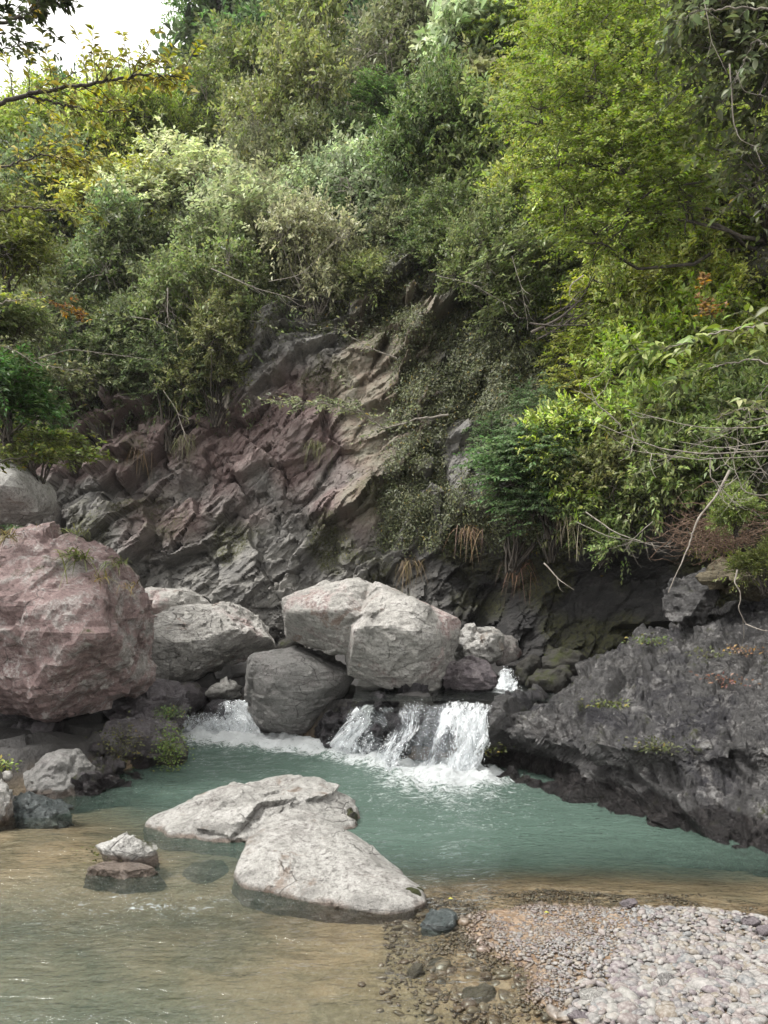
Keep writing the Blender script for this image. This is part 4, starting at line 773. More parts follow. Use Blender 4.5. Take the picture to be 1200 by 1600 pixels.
# small plants at the ledge by the left waterfall
def herb(label, c_, n, leaf, color, seed, rad=.15, zr=.12, name='plant', cat='plant'):
    r = np.random.default_rng(seed); t = thing(name, label, cat, c_)
    p = r.normal(0, 1, (n, 3))*[rad*.5, rad*.3, zr*.5]; V, Fc, lv = leaf_geo(p, unit(p*[1, 1, 0]+r.normal(0, .08, (n, 3))), np.array([0, -.5, .8])+r.normal(0, .3, (n, 3)), leaf*r.uniform(.6, 1.3, n), .6, r)
    f = link('foliage', mesh_np('foliage', V, Fc, True, dict(lv=lv)), M['leaf'], t); f.color = (*color, 1)
    ln = [wob([0, .05, -zr], q, 4, .1, r) for q in p[:24]]; tv, tf = tubes(ln, [(.002, .001)]*len(ln), 3); link('stems', mesh_np('stems', tv, tf), M['bark'], t); return t
herb('bright green plant clump at the waterline right end of the lower ledge', P(267, 1168, 6.95), 900, .022, (.12, .17, .04), 1, .13, .20)
herb('small green plant on top of the lower ledge by the left waterfall', P(265, 1112, 7.15), 350, .02, (.10, .15, .05), 2, .12, .06)
herb('olive moss plant hanging down the middle of the lower ledge', P(190, 1165, 6.9), 350, .025, (.09, .095, .03), 3, .2, .2)
herb('moss strip below the white cap of the small shallows rock', P(183, 1327, 4.68), 260, .018, (.10, .11, .03), 4, .2, .03)
herb('small yellow green plant among stones at the left edge', P(6, 1196, 5.9), 90, .03, (.16, .2, .05), 5, .1, .06)
for k, (u, v, D_, c_, lb) in enumerate([(1015, 1000, 7.4, (.10, .13, .04), 'small leafy plant on the upper slab below the dark undercut'), (1110, 1020, 6.6, (.09, .10, .04), 'sprawling little plant with dead leaves on the right slab'), (1160, 1015, 6.5, (.20, .12, .06), 'heap of brown dead leaves on the right slab'),
        (1130, 1062, 6.2, (.18, .09, .06), 'lower small heap of reddish dead leaves on the right slab'), (950, 1102, 6.5, (.10, .12, .03), 'tiny green sprig in the slab seam'), (1025, 1165, 5.55, (.07, .08, .03), 'moss tuft under the seam of the right slab'), (760, 1170, 6.95, (.09, .10, .02), 'yellow moss patch on the slab tip beside the main fall')]):
    herb(lb, P(u, v, D_-.08), 60 if 1 <= k <= 3 else 150, .03, c_, 40+k, .18, .05)

# ------------------------------------------------------------------ single branches, twigs, vines
def branch(label, pts, color, leaf, ntw, tl, per, rad=.012, seed=0, cat='branch', wd=.42, flat=.5, droop=.35, m='bark', name='leafy_branch', sub=0, parts=False, spread=1.):
    r = np.random.default_rng(seed); A = np.array([P(*q) for q in pts]); k = np.linspace(0, len(A)-1, 10*len(A))
    ln = np.stack([np.interp(k, np.arange(len(A)), A[:, i]) for i in range(3)], -1)
    for _ in range(6): ln[1:-1] = (ln[:-2]+ln[1:-1]*2+ln[2:])/4
    ln[1:-1] += r.normal(0, .006, ln[1:-1].shape)
    o0 = ln[0].copy(); t = thing(name, label, cat, o0)
    tv, tf = tubes([ln-o0], [(rad, rad*.25)], 6); link('limb', mesh_np('limb', tv, tf), M[m], t)
    T = unit(np.gradient(ln, axis=0)); lines, rr, pos, dr = [], [], [], []
    for i in range(ntw):
        f_ = r.uniform(.12, 1)**.8; j = min(int(f_*(len(ln)-1)), len(ln)-1); g = T[j]; s = unit(np.cross(g, [0, 0, 1.])); sg = 1 if i % 2 else -1
        d = unit(g*.6+s*sg*.8*spread+r.normal(0, .35, 3)*[1, 1, 1-flat]+np.array([0, 0, .1])); L = tl*r.uniform(.4, 1.2)*(1.15-.5*f_)
        tw = wob(ln[j], ln[j]+d*L+np.array([0, 0, -droop*L*.5]), 7, .05, r, .08); lines.append(tw-o0); rr.append((rad*.25, rad*.08))
        if per:
            a = r.uniform(.15, 1, per); q = np.stack([np.interp(a, np.linspace(0, 1, 7), tw[:, c]) for c in range(3)], -1); pos.append(q)
            s2 = unit(np.cross(d, [0, 0, 1.]+r.normal(0, .2, 3))); dr.append(d*.6+s2*np.where(np.arange(per) % 2, 1, -1)[:, None]*.9+r.normal(0, .3, (per, 3))+[0, 0, -.25*droop])
    tv, tf = tubes(lines, rr, 3); link('twigs', mesh_np('twigs', tv, tf), M[m], t)
    if per:
        pos, dr = np.concatenate(pos), np.concatenate(dr); n = len(pos); up = np.array([0, 0, 1.])+r.normal(0, .45*(1.2-flat), (n, 3)); LL = leaf*r.uniform(.6, 1.25, n)
        if parts:
            V, Fc, lv = leaf_geo(np.zeros((1, 3)), np.array([[0, 1., 0]]), np.array([[0, 0, 1.]]), [1.], wd, r)
            mm = []
            for q in range(5):
                cur = .1+.08*q; a = np.array([0, .12, .35, .6, .82, 1.]); wv = np.array([.02, .28, .48, .42, .22, .0])*wd*2.1; Vl = []
                for yy, ww in zip(a, wv): zz = -cur*yy**2; Vl += [(-ww/2, yy, zz+ww*.25), (0, yy, zz), (ww/2, yy, zz+ww*.25)]
                Fl = [[3*i+c, 3*i+c+1, 3*i+c+4, 3*i+c+3] for i in range(5) for c in range(2)]
                e_ = mesh_np('leaf', np.array(Vl), Fl, True, dict(lv=np.full(18, (q+.5)/5.3))); e_.materials.append(M['leaf']); mm.append(e_)
            for i in range(n):
                l_ = link('leaf', mm[i % 5], None, t, tuple(pos[i]-o0)); dd_ = Vector(dr[i]).normalized(); x_ = dd_.cross(Vector(up[i])).normalized(); z_ = x_.cross(dd_)
                from mathutils import Matrix
                l_.rotation_euler = Matrix((x_, dd_, z_)).transposed().to_euler(); l_.scale = (LL[i],)*3; l_.color = (*(np.array(color)*r.uniform(.8, 1.25)), 1)
        else:
            V, Fc, lv = leaf_geo(pos-o0, dr, up, LL, wd, r); f = link('foliage', mesh_np('foliage', V, Fc, True, dict(lv=lv)), M['leaf'], t); f.color = (*color, 1)
    return t
yl, yo = (.28, .27, .06), (.22, .24, .06)
branch('dark limb with yellow and orange tinged leaves reaching in at the upper left', [(-60, 185, 5), (40, 148, 5.05), (150, 128, 5.1), (230, 115, 5.2), (285, 120, 5.3)], yl, .055, 46, .42, 16, .017, 1)
branch('lower fork of the upper left limb, nearly level', [(40, 148, 5.05), (100, 165, 5.1), (150, 174, 5.15), (205, 172, 5.2)], yo, .05, 16, .3, 10, .009, 2)
branch('dark leafy branch against the sky in the top left corner', [(-80, 60, 4.4), (-10, 40, 4.5), (50, 20, 4.6), (85, -5, 4.7)], (.05, .065, .025), .055, 36, .34, 16, .014, 3)
branch('small twig with leaves against the sky top left', [(-60, 95, 4.6), (0, 78, 4.6), (60, 60, 4.6)], (.06, .08, .03), .045, 16, .25, 10, .006, 33)
branch('bare arching limb at the left edge halfway up the picture', [(-60, 345, 5.2), (30, 322, 5.3), (80, 328, 5.4), (150, 332, 5.5)], yo, .05, 24, .4, 9, .010, 4)
branch('yellow green branch hanging at the left edge below the upper limb', [(-80, 290, 5.5), (0, 262, 5.6), (70, 240, 5.7), (130, 255, 5.8)], yl, .05, 50, .5, 14, .010, 5)
branch('pale forked twig at the left edge above the green bush', [(-60, 490, 5.6), (10, 472, 5.6), (35, 468, 5.6), (80, 462, 5.7)], yo, .04, 16, .25, 6, .007, 6, m='twig')
branch('slender branch drooping right above the shaded hollow on the left', [(-60, 530, 5.8), (10, 540, 6.), (60, 570, 6.2), (130, 580, 6.4)], (.12, .13, .06), .045, 26, .35, 8, .008, 7, m='twig')
branch('level yellow green spray just above the smooth grey boulder', [(-80, 735, 6.2), (0, 720, 6.3), (80, 708, 6.4), (165, 716, 6.5)], (.12, .15, .035), .05, 60, .34, 18, .009, 8, droop=.2)
branch('second level spray close above the smooth grey boulder', [(-80, 700, 6.4), (0, 692, 6.5), (60, 685, 6.6), (130, 690, 6.7)], (.11, .14, .035), .05, 46, .32, 16, .008, 9, droop=.2)
def bush(label, u, v, D_, s, shp, col, seed, nm='bush'):
    c_ = P(u, v, D_); fm, tm = PROTO[shp][seed % len(PROTO[shp])]; t = thing(nm, label, nm, c_-[0, 0, .9*s]); t.scale = (s, s, s); t.rotation_euler = (0, 0, seed)
    f = link('foliage', fm, None, t, (0, 0, .9)); f.color = (*col, 1); link('stems', tm, None, t, (0, 0, .9))
bush('fresh green bush with drooping leaves at the left edge', 10, 610, 6.4, .48, 'mid', (.08, .15, .045), 1)
bush('lighter green bush at the left edge, above the drooping one', -5, 500, 6.8, .45, 'mid', (.13, .16, .06), 2)
bush('yellow green bush at the left edge below the upper limb', 0, 390, 7.5, .6, 'fine', (.13, .15, .04), 3)
bush('leafy yellow green bush hanging over the slab at the right edge', 1195, 880, 6.3, .26, 'mid', (.20, .23, .07), 5)
bush('small bright bush between the root tangle and the bare twigs', 1150, 800, 6.2, .22, 'mid', (.19, .24, .07), 6)
bush('low yellow green bush behind the smooth grey boulder', 60, 700, 8.6, .5, 'layer', (.11, .14, .03), 4)
branch('pale sparse branch hanging in front of the red cliff', [(700, 648, 9.6), (650, 655, 9.4), (600, 670, 9.3), (560, 640, 9.2), (500, 628, 9.1), (440, 632, 9.1)], (.17, .19, .10), .06, 60, .55, 14, .014, 10, droop=.2, m='twig')
branch('thin twigs above the pale branch on the orange cliff', [(620, 560, 9.6), (570, 540, 9.5), (530, 515, 9.4)], (.15, .17, .09), .05, 20, .4, 6, .008, 11, m='twig')
# the lime tree leaning over from the right bank
def lobes_px(L): return [list(P(u, v, D_))+[r_] for u, v, D_, r_ in L]
def big_tree(label, base, L, seed, color, **kw):
    lb = np.array(lobes_px(L)); o0 = P(*base); lb[:, :3] -= o0
    V, Fc, lv, (tv, tf) = crown_geo(lobes=lb, seed=seed, base=(0, 0, 0), **kw)
    t = thing('tree', label, 'tree', o0); f = link('crown', mesh_np('crown', V, Fc, True, dict(lv=lv)), M['leaf'], t); f.color = (*color, 1); link('trunk', mesh_np('trunk', tv, tf), M['bark'], t)
big_tree('tall lime green tree leaning over the pool from the upper right bank', (1230, 400, 9.4),
         [(850, 190, 8.4, .42), (880, 100, 8.6, .45), (940, 60, 8.6, .5), (930, 160, 8.2, .5), (1010, 110, 8.4, .55), (880, 250, 8.1, .38), (960, 260, 8.0, .5), (1040, 220, 8.1, .5), (900, 320, 8.0, .35), (980, 350, 7.9, .42), (1060, 310, 7.9, .45), (1120, 250, 8.1, .5), (1000, 20, 8.7, .5), (930, 380, 7.9, .28), (900, 30, 8.8, .35), (1090, 150, 8.3, .4)],
         5, (.20, .25, .062), nshoot=3800, per=12, leaf=.05, wd=.5, shoot=.2, flat=.8, droop=.2, stemr=.035)
big_tree('dark broad leaved tree filling the upper right corner', (1400, 200, 6.6),
         [(1150, 60, 6.3, .35), (1190, 150, 6.2, .35), (1120, 20, 6.4, .28), (1210, 260, 6.2, .3), (1230, 30, 6.2, .4)], 6, (.075, .088, .038), nshoot=620, per=8, leaf=.085, wd=.5, shoot=.25, droop=.5, stemr=.03)
for k, (pts, col, ntw, lf, lb) in enumerate([
    ([(1230, 20, 5), (1150, 10, 5.1), (1080, 20, 5.2), (1050, 40, 5.2)], (.12, .15, .07), 14, .075, 'vine with pale broad leaves in the top right corner'),
    ([(1230, 90, 5), (1180, 60, 5.1), (1160, 100, 5.1), (1150, 130, 5.1)], (.10, .125, .06), 9, .07, 'lower vine with broad leaves hanging in the top right corner'),
    ([(1260, 530, 4.9), (1200, 505, 5.), (1120, 520, 5.1), (1040, 545, 5.2), (985, 548, 5.3)], (.19, .25, .06), 26, .085, 'bright large leaved branch reaching in from the right edge'),
    ([(1260, 600, 5.1), (1180, 560, 5.2), (1110, 575, 5.3), (1050, 600, 5.4)], (.15, .20, .05), 20, .075, 'second large leaved branch just below the bright one on the right'),
    ([(1260, 690, 4.8), (1190, 640, 5.), (1150, 640, 5.1), (1110, 660, 5.2)], (.17, .19, .07), 10, .07, 'sparse leafy branch beside the bare twigs at the right edge')]):
    branch(lb, pts, col, lf, ntw, .28, 5, .008, 60+k, name='vine' if k < 2 else 'leafy_branch', cat='vine' if k < 2 else 'branch', wd=.5, m='twig', parts=True, droop=.5)
branch('orange tinted fern like sprig on the right bank', [(1120, 510, 6.5), (1105, 480, 6.5), (1100, 440, 6.5)], (.28, .17, .05), .05, 22, .14, 8, .004, 71, droop=.1)
branch('rusty sprig in the foliage at the left, above the shaded hollow', [(60, 470, 8), (90, 478, 8), (130, 492, 8.)], (.26, .14, .04), .05, 22, .25, 8, .006, 72)
# bare twigs
def bare(label, lines, seed, m='twig', rad=.006, sub=3, name='bare_branch', n=14, amp=.03, subl=.3):
    r = np.random.default_rng(seed); L0 = [np.array([P(*q) for q in l]) for l in lines]; o0 = L0[0][0]; t = thing(name, label, 'branch', o0)
    for i, A in enumerate(L0):
        k = np.linspace(0, len(A)-1, n*(len(A)-1)); ln = np.stack([np.interp(k, np.arange(len(A)), A[:, c]) for c in range(3)], -1)
        for _ in range(8): ln[1:-1] = (ln[:-2]+ln[1:-1]*2+ln[2:])/4
        ln[1:-1] += np.cumsum(r.normal(0, amp*.05, ln[1:-1].shape), 0)*np.sin(np.linspace(0, math.pi, len(ln)-2))[:, None]
        lns, rr = [ln-o0], [(rad*(1 if i == 0 else .6), rad*.2)]
        for _ in range(sub):
            j = r.integers(len(ln)//4, len(ln)); d = unit(unit(ln[j]-ln[j-1])+r.normal(0, .6, 3)); e = ln[j]+d*subl*r.uniform(.3, 1.2); lns.append(wob(ln[j], e, 8, .08, r, -.1)-o0); rr.append((rad*.35, rad*.12))
        tv, tf = tubes(lns, rr, 5); link('twig', mesh_np('twig', tv, tf), M[m], t)
bare('long pale crooked root hanging down to the undercut on the right', [[(1140, 735, 5.8), (1120, 775, 5.8), (1090, 810, 5.8), (1075, 850, 5.8), (1058, 890, 5.8), (1044, 926, 5.8)]], 1, rad=.011, sub=1)
bare('spray of bare pale twigs arching left from the right edge', [[(1280, 690, 5), (1200, 705, 5), (1110, 713, 5.05), (1040, 704, 5.1), (980, 682, 5.2), (925, 658, 5.3)], [(1260, 716, 5), (1180, 713, 5), (1090, 716, 5), (1010, 706, 5.1), (975, 702, 5.1)],
     [(970, 665, 5.3), (935, 630, 5.3), (921, 600, 5.3), (923, 590, 5.3)], [(1250, 650, 5), (1180, 668, 5), (1100, 668, 5), (1000, 645, 5.2), (980, 640, 5.2)], [(1270, 670, 4.9), (1190, 690, 4.9), (1120, 700, 4.9), (1060, 690, 5)],
     [(1250, 740, 5), (1200, 775, 5), (1160, 770, 5), (1150, 740, 5), (1145, 716, 5)], [(1110, 715, 5), (1108, 745, 5), (1125, 760, 5)], [(1255, 770, 5), (1210, 755, 5), (1180, 720, 5)]], 2, rad=.008, sub=6)
bare('second fan of bare twigs tangled at the right edge', [[(1260, 640, 5.2), (1180, 655, 5.2), (1100, 690, 5.3), (1030, 725, 5.4)], [(1260, 700, 5.3), (1190, 725, 5.3), (1140, 780, 5.3), (1180, 800, 5.3)], [(1240, 620, 5.2), (1200, 690, 5.2), (1150, 735, 5.2)], [(1260, 560, 5.2), (1200, 600, 5.2), (1170, 640, 5.2), (1150, 700, 5.2)]], 3, rad=.005, sub=7)
bare('pale arching stems below the ferns on the right bank', [[(915, 800, 7.2), (960, 832, 7.1), (1020, 852, 7.), (1060, 855, 7.)], [(900, 815, 7.2), (950, 840, 7.1), (1000, 850, 7.1), (1045, 848, 7.)], [(1020, 815, 7.1), (990, 840, 7.1), (975, 862, 7.1)]], 4, rad=.007, sub=4)
bare('thin stick hanging out of the bank above the black rock', [[(850, 880, 8.2), (870, 900, 8.1), (897, 922, 8.)]], 5, rad=.009, sub=1)
bare('crooked pale stem beside the yellow earth at the right edge', [[(1152, 890, 6.2), (1148, 910, 6.2), (1158, 930, 6.2), (1155, 950, 6.2), (1165, 975, 6.2)], [(1165, 975, 6.2), (1190, 985, 6.1), (1230, 990, 6.)]], 6, rad=.008, sub=2)
bare('curling pale vine in the upper right', [[(1140, 100, 5.2), (1146, 180, 5.2), (1160, 215, 5.2), (1190, 232, 5.2)], [(1150, 110, 5.2), (1160, 140, 5.2), (1185, 150, 5.2), (1192, 138, 5.2)], [(1100, 0, 5.2), (1112, 60, 5.2), (1105, 90, 5.2)]], 7, rad=.006, sub=1)
bare('curved grey stem on the shaded part of the right slope', [[(912, 430, 7.6), (892, 445, 7.6), (888, 462, 7.6), (900, 472, 7.6)]], 8, rad=.009, sub=1)
bare('hanging dead stem in the dark hollow on the left slope', [[(262, 450, 9), (262, 480, 9), (263, 505, 9)], [(205, 495, 9), (240, 500, 9), (280, 520, 9)]], 9, rad=.008, sub=5)
bare('thin dead twigs over the shaded left slope', [[(60, 560, 8.), (110, 545, 8.), (180, 552, 8.), (240, 563, 8)], [(255, 610, 9), (275, 640, 9), (288, 675, 9)], [(20, 640, 8), (60, 650, 8)]], 10, rad=.007, sub=6)
bare('bleached twigs among the silvery shrubs', [[(330, 420, 9.5), (400, 450, 9.5), (470, 470, 9.5)], [(420, 440, 9.5), (470, 430, 9.5), (520, 380, 9.5)], [(680, 430, 8.8), (740, 445, 8.8), (800, 480, 8.8)], [(800, 400, 8.8), (815, 450, 8.8), (822, 490, 8.8)]], 11, rad=.008, sub=8)
bare('dark roots bundled in the hollow on the right slope', [[(830, 520, 8.5), (870, 500, 8.4), (905, 470, 8.3), (930, 430, 8.2)], [(840, 530, 8.5), (870, 515, 8.4), (900, 495, 8.3)], [(850, 500, 8.5), (885, 480, 8.4), (910, 450, 8.3)], [(828, 505, 8.5), (860, 510, 8.4), (900, 508, 8.3)]], 12, 'bark', .022, 6)
# tangle of dead brown roots on the right bank
r = np.random.default_rng(44); c0 = P(1120, 832, 6.6); t = thing('root_tangle', 'tangle of fine reddish brown dead roots on the right bank', 'roots', c0)
lns = []
for i in range(220):
    a = np.array([r.normal(0, .20), r.normal(0, .14), r.normal(0, .10)]); d = unit(np.array([r.normal(0, 1), r.normal(0, .4), r.normal(0, .45)-.15])); lns.append(wob(a-d*.2, a+d*.22, 9, .14, r, -.05))
tv, tf = tubes(lns, [(.003, .0015)]*len(lns), 3); link('root_fibres', mesh_np('root_fibres', tv, tf), M['root'], t, kind='stuff')
rock('rock', 'yellowish earth covered rock ledge at the right edge above the slab', 'rock', [ring([(1095, 905), (1105, 885), (1150, 872), (1230, 874), (1240, 920), (1190, 935), (1130, 925)], 7.4, [(1150, 895, 7.2), (1200, 905, 7.1)], 1.)],
     rock_mat('yellow earth', (.12, .10, .065), (.08, .07, .05), (.15, .13, .085), (.2, .18, .13), .5, .3, rough=.9, moss=.25), 5, 14, 1, .08, 4, seed=90)
for k in (1,):
    rock('rock', ['grey rock block under the yellow earth at the right edge', 'dark rock block between the undercut and the yellow earth', 'low dark block behind the slab right of the undercut'][k], 'rock',
         [ring([[(1090, 985), (1100, 935), (1160, 925), (1240, 935), (1240, 990)], [(1030, 960), (1050, 905), (1100, 890), (1120, 930), (1100, 975)], [(960, 1000), (975, 965), (1040, 950), (1080, 975), (1060, 1005)]][k], [7.1, 7.8, 8.3][k], [[(1160, 950, 6.8)], [(1080, 930, 7.5)], [(1010, 975, 8.)]][k], .8)], M['slab'], 5, 16, 1, .08, 4, seed=91+k)

# ------------------------------------------------------------------ damp air in the gorge
hz = bpy.data.materials.new('damp air'); hz.use_nodes = True; t_ = hz.node_tree; t_.nodes.clear(); vo_ = t_.nodes.new('ShaderNodeVolumePrincipled'); vo_.inputs['Color'].default_value = (.93, .95, 1, 1); vo_.inputs['Density'].default_value = .0005; vo_.inputs['Anisotropy'].default_value = .2
ho = t_.nodes.new('ShaderNodeOutputMaterial'); t_.links.new(vo_.outputs[0], ho.inputs['Volume'])
bm = bmesh.new(); bmesh.ops.create_cube(bm, size=1); me = bpy.data.meshes.new('haze'); bm.to_mesh(me); bm.free()
o = link('haze', me, hz, None, (0, 25, 18), 'thin haze in the air of the gorge', None, None, 'stuff'); o.scale = (140, 200, 44)

# ------------------------------------------------------------------ pebbles
b = NB('pebble stone'); oi = b.n('ObjectInfo'); tcd = b.n('TexCoord').outputs['Object']
pc = b.attr('pc'); oc_ = b.n('SeparateColor'); b.l(oi.outputs['Color'], oc_.inputs[0]); rnd = b.math('FRACT', b.math('ADD', oc_.outputs[0], pc))
cr = b.n('ValToRGB'); b.l(rnd, cr.inputs[0]); el = cr.color_ramp.elements
cols = [tuple(.39*x_ for x_ in c_) for c_ in [(.30, .29, .28), (.38, .32, .30), (.24, .20, .21), (.42, .41, .38), (.30, .245, .235), (.22, .235, .245), (.36, .31, .24), (.33, .33, .32), (.26, .21, .23), (.45, .43, .41), (.28, .23, .17), (.20, .19, .20)]]
for i, c_ in enumerate(cols):
    e = el[i] if i < 2 else el.new(i/len(cols)); e.position = i/len(cols); e.color = (*c_, 1)
cr.color_ramp.interpolation = 'CONSTANT'
g = b.pos(); n1_ = b.noise(g, 60, 5, .7); n2_ = b.noise(g, 14, 3, .6)
c = b.mix(b.ramp(n1_, .35, .7, 0, .45), cr.outputs[0], (.42, .40, .38)); c = b.mix(b.ramp(n2_, .55, .7, 0, .3), c, (.2, .15, .12))
sz_ = b.n('SeparateXYZ'); b.l(g, sz_.inputs[0]); wf = b.ramp(sz_.outputs['Z'], .002, .035, 1, 0)
c = b.mix(wf, c, b.mix(1., c, (.60, .48, .38), 'MULTIPLY'))
bs = b.n('BsdfPrincipled'); b.l(c, bs.inputs['Base Color']); b.l(b.ramp(wf, 0, 1, .75, .35), bs.inputs['Roughness']); b.l(b.bump(n1_, .3, .004), bs.inputs['Normal']); b.l(bs.outputs[0], b.o.inputs[0]); M['pebble'] = b.m
iv, if_ = ico(2); PEB = []
for k in range(14):
    r = np.random.default_rng(500+k); q = iv.copy(); 
    for _ in range(7):
        n = unit(r.normal(size=3)); h = q@n; lim = r.uniform(.62, .92); q = q-np.maximum(h-lim, 0)[:, None]*n*.85
    q = q*(1+.12*vnoise(q*1.3+k*5)[:, None]); PEB.append(q/np.abs(q).max(0)*.5)
def on_bar(x, y): return bed_z(x, y)
r = np.random.default_rng(66)
def sample(n, u0, u1, v0, v1, keep):
    u, v = r.uniform(u0, u1, n), v0+(v1-v0)*r.random(n); p = W(u, v); z = bed_z(p[:, 0], p[:, 1]); k = r.random(n) < keep(u, v, z); return np.stack([p[k, 0], p[k, 1], z[k]], -1), u[k], v[k]
def eul(rx, ry, rz):
    cx, sx, cy, sy, cz, sz__ = np.cos(rx), np.sin(rx), np.cos(ry), np.sin(ry), np.cos(rz), np.sin(rz)
    return np.stack([np.stack([cy*cz, sx*sy*cz-cx*sz__, cx*sy*cz+sx*sz__], -1), np.stack([cy*sz__, sx*sy*sz__+cx*cz, cx*sy*sz__-sx*cz], -1), np.stack([-sy, sx*cy, cx*cy], -1)], -2)
coarse = lambda u, v: sstep(0, 150, (u-930)+(v-1500)*.75+60*0)
P1, u1, v1 = sample(27000, 820, 1900, 1405, 1720, lambda u, v, z: sstep(0, 120, (u-905)+(v-1500)*.75)*np.clip((1800-v)/380, .1, 1)*(z > -.012)*(u < 1900)*(v < 1660))
d1 = np.exp(r.normal(math.log(.029), .42, len(P1))).clip(.016, .085)*(.75+.35*sstep(1420, 1600, v1))
P1[:, 2] += r.uniform(-.1, .75, len(P1))*.022
P2, u2, v2 = sample(46000, 600, 1420, 1375, 1720, lambda u, v, z: (1-.85*coarse(u, v))*sstep(-.11, -.015, z)*np.clip((1750-v)/330, .1, 1)*(u < 1250)*(v < 1650)*sstep(560, 680, u+55*vnoise(np.stack([u*.03, v*.03, u*0], -1))-(v-1440)*.1))
d2 = np.exp(r.normal(math.log(.0125), .35, len(P2))).clip(.006, .035)
P2[:, 2] += r.uniform(0, .4, len(P2))*.010
P3, u3, v3 = sample(700, 480, 900, 1410, 1700, lambda u, v, z: (z < .0)*sstep(520, 760, u)*.9)
d3 = np.exp(r.normal(math.log(.045), .35, len(P3))).clip(.02, .10)
PP, DD_ = np.concatenate([P1, P2, P3]), np.concatenate([d1, d2, d3])
vis = (px(PP)[0] < 1210) & (px(PP)[1] < 1610) & (px(PP)[1] > 1380)
rank = np.argsort(-(DD_/PP[:, 1])*vis); top = rank[:292]; rest = np.setdiff1d(np.arange(len(PP)), top)
sx = np.stack([r.uniform(.95, 1.5, len(PP)), r.uniform(.7, 1., len(PP)), r.uniform(.38, .72, len(PP))], -1)
e_ = (r.normal(0, .25, len(PP)), r.normal(0, .25, len(PP)), r.uniform(0, 6.28, len(PP)))
pm = []
for q in PEB:
    m_ = mesh_np('pebble', q, if_, True, dict(pc=np.zeros(len(q)))); m_.materials.append(M['pebble']); pm.append(m_)
PN = ['grey', 'pinkish', 'dark mauve', 'near white', 'dusty pink', 'bluish grey', 'tan', 'mid grey', 'purple grey', 'chalky', 'brown', 'charcoal']
cls = {}
for i in top:
    uu, vv = px(PP[i]); k = int(r.integers(12)); wetp = PP[i, 2] < 0
    zn = 'sunk left of the gravel' if wetp and uu < 905 else 'at the water edge of the bank' if vv < 1440 else 'in the fine gravel' if uu < 905 else 'at the bank corner, bottom left' if uu < 980 and vv > 1540 else 'along the bottom edge' if vv > 1565 else 'by the right edge of the frame' if uu > 1140 else 'in the middle of the pebble bank' if vv > 1495 else 'in the upper pebble bank'
    cls.setdefault((k, zn), []).append((vv, uu, i))
NTH = ['nearest', 'second nearest', 'third nearest', 'fourth nearest', 'fifth nearest', 'sixth nearest', 'seventh nearest', 'eighth nearest', 'ninth nearest', 'tenth nearest', 'eleventh nearest', 'twelfth nearest', 'thirteenth nearest', 'fourteenth nearest', 'fifteenth nearest', 'sixteenth nearest']
for (k, zn), its in cls.items():
    its.sort(reverse=True)
    for j, (vv, uu, i) in enumerate(its):
        lb = f"{PN[k]} pebble {zn}"+(f", {NTH[min(j, 15)]} of that colour" if len(its) > 1 else '')
        o = link('pebble', pm[i % 14], None, None, tuple(PP[i]), lb, 'pebble', 'larger pebbles on and beside the gravel bank')
        o.scale = tuple(sx[i]*DD_[i]); o.rotation_euler = (e_[0][i], e_[1][i], e_[2][i]); o.color = ((k+.5)/12, 0, 0, 1)
R_ = eul(*e_); i0v, i0f = ico(1); LO = []
for k in range(10):
    r_ = np.random.default_rng(700+k); q = i0v*(1+.28*r_.normal(size=(len(i0v), 1))*.5); LO.append(q/np.abs(q).max(0)*.5)
def joined(idx, base, faces, name, label):
    base = np.array(base); b_ = base[np.arange(len(idx)) % len(base)]*(sx[idx]*DD_[idx][:, None])[:, None]; V = np.einsum('nij,nkj->nki', R_[idx], b_)+PP[idx][:, None]
    Fc = faces[None]+(np.arange(len(idx))*base.shape[1])[:, None, None]
    o = link(name, mesh_np(name, V.reshape(-1, 3), Fc.reshape(-1, 3), True, dict(pc=np.repeat(np.random.default_rng(1).random(len(idx)), base.shape[1]))), M['pebble'], label=label, cat='gravel', kind='stuff'); o.color = (0, 0, 0, 1)
cs_ = rest[DD_[rest] > .022]; fn = rest[DD_[rest] <= .022]
joined(cs_, PEB, if_, 'pebbles', 'mixed grey and pink pebbles heaped on the bank, lower right')
ov, of_ = i0v, i0f
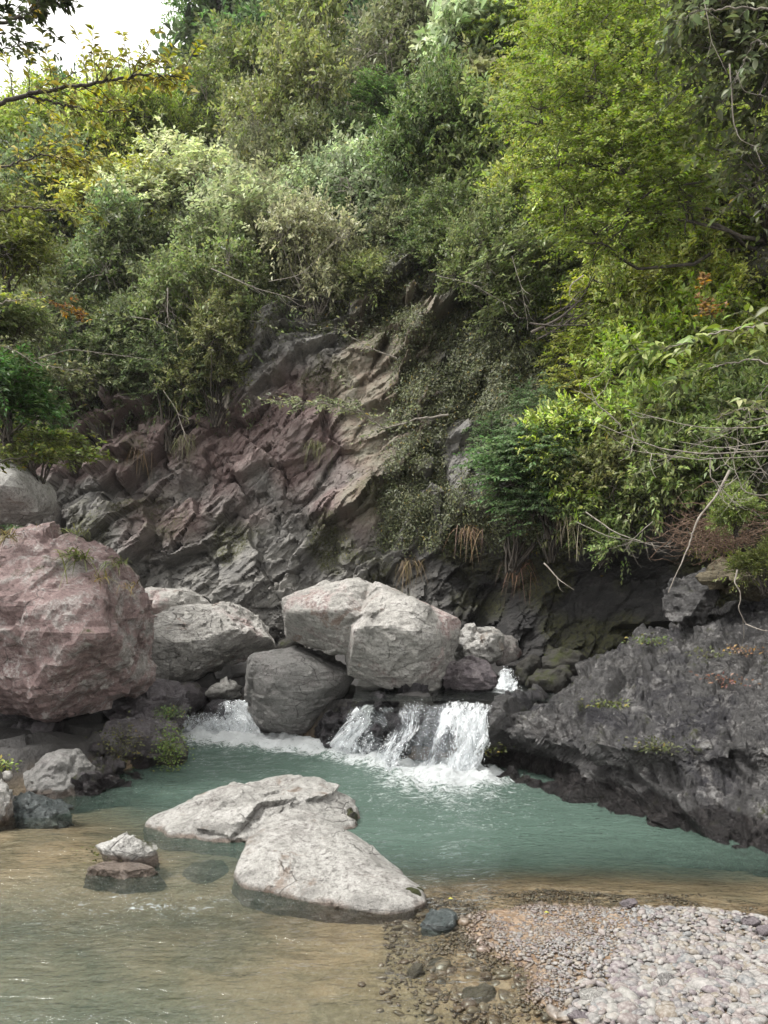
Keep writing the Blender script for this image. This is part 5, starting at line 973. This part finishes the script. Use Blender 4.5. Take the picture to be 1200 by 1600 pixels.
bm = bmesh.new(); bmesh.ops.create_icosphere(bm, subdivisions=1, radius=.5); bm.free()
joined(fn, LO, i0f if len(i0f) <= 80 else i0f, 'gravel', 'fine pale gravel spreading into the shallows')
# the few stones that stand out
for k, (u, v, z, s_, e, m, lb) in enumerate([(983, 1412, .04, (.155, .07, .045), (.1, -.25, .1), 'purple', 'flat purple grey stone at the water edge of the gravel bank'), (925, 1560, .05, (.13, .09, .07), (.1, .1, .2), 'pale', 'whitish angular stone at the bottom of the gravel bank'),
        (905, 1592, .04, (.15, .10, .05), (0, .1, .3), 'purple', 'mauve slab like stone at the very bottom of the gravel bank'), (1175, 1440, .06, (.10, .08, .06), (0, 0, .3), 'purple', 'dark purple stone near the right edge of the gravel bank'), (1195, 1455, .06, (.11, .09, .06), (0, .2, .9), 'purple', 'dark purple stone cut by the right edge of the frame'),
        (1122, 1510, .09, (.08, .07, .06), (.3, 0, .5), 'purple', 'rounded purple stone among paler pebbles'), (1043, 1538, .09, (.075, .07, .06), (.2, .2, .1), 'grey', 'grey stone with a bluish top among the pebbles')]):
    rr_ = np.random.default_rng(800+k); pts = [W(u, v, z)+np.array(eul(*[np.array(x_) for x_ in e]))@(np.array(s_)*.55*unit(rr_.normal(size=3))) for _ in range(26)]
    rock('stone', lb, 'stone', [pts], M[m], 4, 16, .5, .006, 18, seed=700+k)
b = NB('yellow leaf'); bs = b.n('BsdfPrincipled'); bs.inputs['Base Color'].default_value = (.36, .35, .07, 1); b.l(bs.outputs[0], b.o.inputs[0]); M['yleaf'] = b.m
for k, (u, v) in enumerate([(850, 1432), (700, 1405)]):
    V, Fc, lv = leaf_geo(np.zeros((1, 3)), np.array([[1., .3, 0]]), np.array([[0, -.3, 1.]]), [.03], .5, r); p = W(u, v, .02); p[2] = max(float(bed_z(p[0], p[1])), 0)+.022
    link('fallen_leaf', mesh_np('fallen_leaf', V, Fc), M['yleaf'], None, tuple(p), ['yellow fallen leaf lying on the fine gravel', 'smaller yellow leaf at the water edge near the pool rock'][k], 'leaf')
